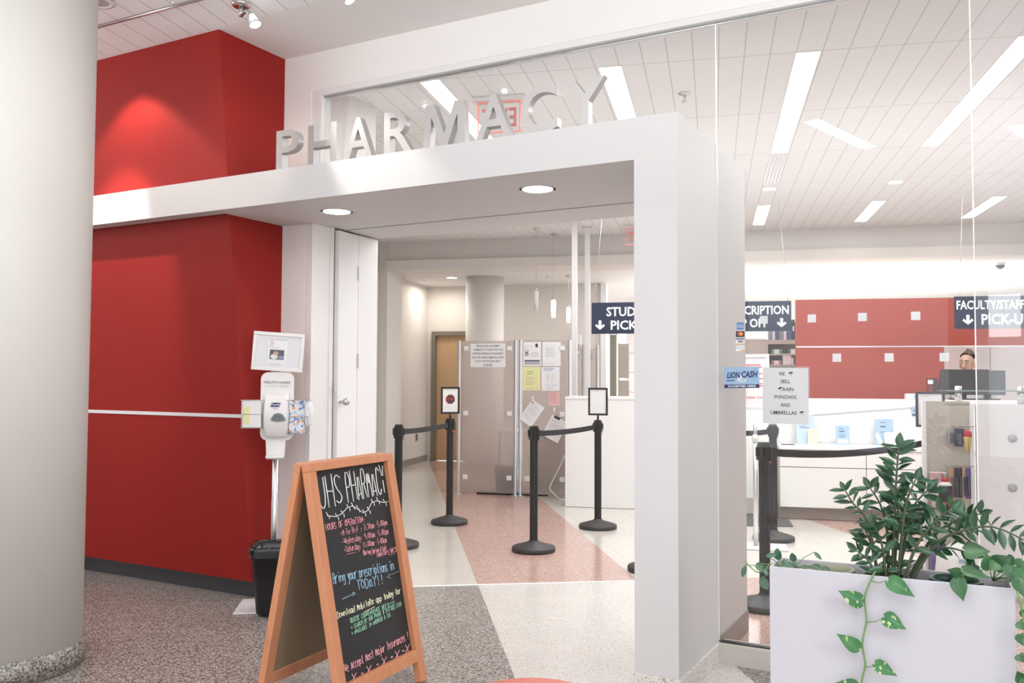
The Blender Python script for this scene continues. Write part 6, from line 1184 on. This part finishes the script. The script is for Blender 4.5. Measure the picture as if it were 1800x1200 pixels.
# ================================================================== pharmacist behind the counter
hd = CAM+ray(1700, 638)*9.75; fz_ = math.atan2(CAM.y-hd.y, CAM.x-hd.x)+PI/2-math.radians(22)   # local -y faces the viewer, turned a little
eyeh = hd.z; k = eyeh/1.60; pb = V((hd.x, hd.y, 0)); pe = thing('person', 'man with short brown hair standing behind the counter, face half hidden by the monitor', 'person', pb, fz_); MPe = Matrix.Translation(pb) @ rotz(fz_) @ Matrix.Scale(k, 4)
me = bpy.data.meshes.new('body'); J = [((0, .02, .92), .13, .10), ((0, .01, 1.10), .125, .09), ((0, .01, 1.28), .15, .10), ((0, .02, 1.40), .13, .085), ((0, .015, 1.46), .055, .055), ((0, .0, 1.53), .058, .06), ((0, -.01, 1.585), .070, .085), ((0, 0, 1.65), .070, .09), ((0, .01, 1.70), .045, .055),
 ((-.17, .02, 1.39), .058, .058), ((-.24, .04, 1.14), .043, .043), ((-.17, -.18, 1.10), .036, .036), ((-.13, -.26, 1.11), .030, .022), ((.17, .02, 1.39), .058, .058), ((.24, .04, 1.14), .043, .043), ((.17, -.18, 1.10), .036, .036), ((.13, -.26, 1.11), .030, .022),
 ((-.10, .02, .84), .085, .09), ((-.11, .01, .48), .058, .06), ((-.11, .03, .09), .042, .045), ((-.12, -.12, .045), .035, .035), ((.10, .02, .84), .085, .09), ((.11, .01, .48), .058, .06), ((.11, .03, .09), .042, .045), ((.12, -.12, .045), .035, .035)]
E_ = [(0, 1), (1, 2), (2, 3), (3, 4), (4, 5), (5, 6), (6, 7), (7, 8), (3, 9), (9, 10), (10, 11), (11, 12), (3, 13), (13, 14), (14, 15), (15, 16), (0, 17), (17, 18), (18, 19), (19, 20), (0, 21), (21, 22), (22, 23), (23, 24)]
# five fingers on each hand
for wi, sx in ((12, -1), (16, 1)):
    hx, hy, hz_ = J[wi][0]
    for i, (dx, ln) in enumerate(((-.030, .062), (-.010, .075), (.010, .080), (.028, .068))):
        J.append(((hx+dx, hy-.05, hz_-.004), .009, .009)); E_.append((wi, len(J)-1)); J.append(((hx+dx*1.15, hy-.05-ln*.55, hz_-.012), .008, .008)); E_.append((len(J)-2, len(J)-1)); J.append(((hx+dx*1.2, hy-.05-ln, hz_-.03), .007, .007)); E_.append((len(J)-2, len(J)-1))
    J.append(((hx-sx*.038, hy-.02, hz_-.008), .010, .010)); E_.append((wi, len(J)-1)); J.append(((hx-sx*.058, hy-.055, hz_-.018), .008, .008)); E_.append((len(J)-2, len(J)-1))
me.from_pydata([tuple(MPe.to_3x3() @ V(j[0])) for j in J], E_, []); me.update(); bo_ = bpy.data.objects.new('body', me); COL.objects.link(bo_)
sk = bo_.modifiers.new('skin', 'SKIN'); sk.use_smooth_shade = True
if not me.skin_vertices: me.attributes  # the modifier makes the layer
for i, j in enumerate(J): me.skin_vertices[0].data[i].radius = (j[1]*k, j[2]*k); me.skin_vertices[0].data[i].use_root = (i == 0)
ss = bo_.modifiers.new('subdivision', 'SUBSURF'); ss.levels = 2; ss.render_levels = 2
dg = bpy.context.evaluated_depsgraph_get(); dg.update(); m2 = bpy.data.meshes.new_from_object(bo_.evaluated_get(dg)); bpy.data.objects.remove(bo_); m2.materials.clear()
mb = MB(); mb.add([MPe.translation+v.co for v in m2.vertices], [tuple(p.vertices) for p in m2.polygons], None, 0, True); bpy.data.meshes.remove(m2); body = mb.build('body', SKIN, pe)
mb = MB(); L2 = MPe
shirt = [(1.46, .062, .060), (1.44, .085, .07), (1.41, .17, .095), (1.34, .185, .115), (1.2, .165, .12), (1.0, .15, .12), (.86, .165, .13)]
loft(mb, [[(a*math.copysign(abs(math.cos(t))**.8, math.cos(t)), .015+b*math.sin(t), z) for t in [2*PI*i/24 for i in range(24)]] for z, a, b in shirt], L2)
for s in (-1, 1): mb.tube([L2 @ V((s*.16, .02, 1.40)), L2 @ V((s*.205, .03, 1.28)), L2 @ V((s*.235, .04, 1.15))], [.072*k, .066*k, .060*k], 14)
mb.build('shirt', mat('white_coat', (.75, .76, .78), .7), pe)
mb = MB(); loft(mb, [[(.168*math.cos(t), .015+.132*math.sin(t), z) for t in [2*PI*i/20 for i in range(20)]] for z in (.80, .93)], L2)
for s in (-1, 1): mb.tube([L2 @ V((s*.10, .02, .84)), L2 @ V((s*.11, .015, .48)), L2 @ V((s*.11, .035, .08))], [.10*k, .078*k, .065*k], 14)
mb.build('trousers', mat('dark_trousers', (.05, .05, .06), .8), pe)
for s in (-1, 1): MB().ball((s*.118, -.06, .04), (.05, .13, .042), 14, 8, L2).build('shoe', BLK, pe)
# hair: cap with a swept fringe
vs, fs = [], []; n, m_ = 28, 9
for q in range(m_+1):
    for i in range(n):
        a = 2*PI*i/n; front = -math.sin(a); lo = .62 if front > .55 else (1.10 if front > -.2 else 1.75); lo = .70+(1-front)*.5; ph_ = lo*q/m_
        r = 1+.03*math.sin(5*a+1)*(q > 1); vs.append((.074*r*math.sin(ph_)*math.cos(a), .004+.090*r*math.sin(ph_)*math.sin(a), 1.644+(.086+.010*math.sin(3*a+.6)+.006*math.sin(9*a))*r*math.cos(ph_)+.010*math.cos(a-.7)))
for q in range(m_):
    for i in range(n): j = (i+1) % n; fs.append((q*n+i, (q+1)*n+i, (q+1)*n+j, q*n+j))
mb = MB(); mb.add(vs, fs, L2, 0, True); o = mb.build('hair', HAIR, pe); so = o.modifiers.new('thickness', 'SOLIDIFY'); so.thickness = .007; so.offset = 1
for s in (-1, 1): MB().ball((s*.078, .012, 1.58), (.012, .022, .034), 10, 8, L2).build('ear', SKIN, pe)
MB().ball((0, -.098, 1.566), (.013, .02, .03), 12, 8, L2).build('nose', SKIN, pe)
for s in (-1, 1):
    ey = MB().ball((s*.031, -.078, 1.60), (.013, .010, .008), 12, 8, L2).build('eye', mat('eye_white', (.42, .34, .30), .4), pe); MB().ball((s*.031, -.0865, 1.60), (.0055, .003, .0055), 10, 6, L2).build('pupil', INK, ey)
for s in (-1, 1): MB().tube([L2 @ V((s*.012, -.088, 1.621)), L2 @ V((s*.032, -.088, 1.627)), L2 @ V((s*.052, -.075, 1.620))], [.004, .005, .003], 6).build('eyebrow', HAIR, pe)
MB().tube([L2 @ V((-.022, -.082, 1.535)), L2 @ V((0, -.088, 1.533)), L2 @ V((.022, -.082, 1.535))], [.003, .006, .003], 6).build('mouth', mat('lips', (.45, .18, .15), .5), pe)
# keep every empty's size out of the way
for o in list(SC.objects):
    if o.type == 'EMPTY': o.empty_display_size = .05
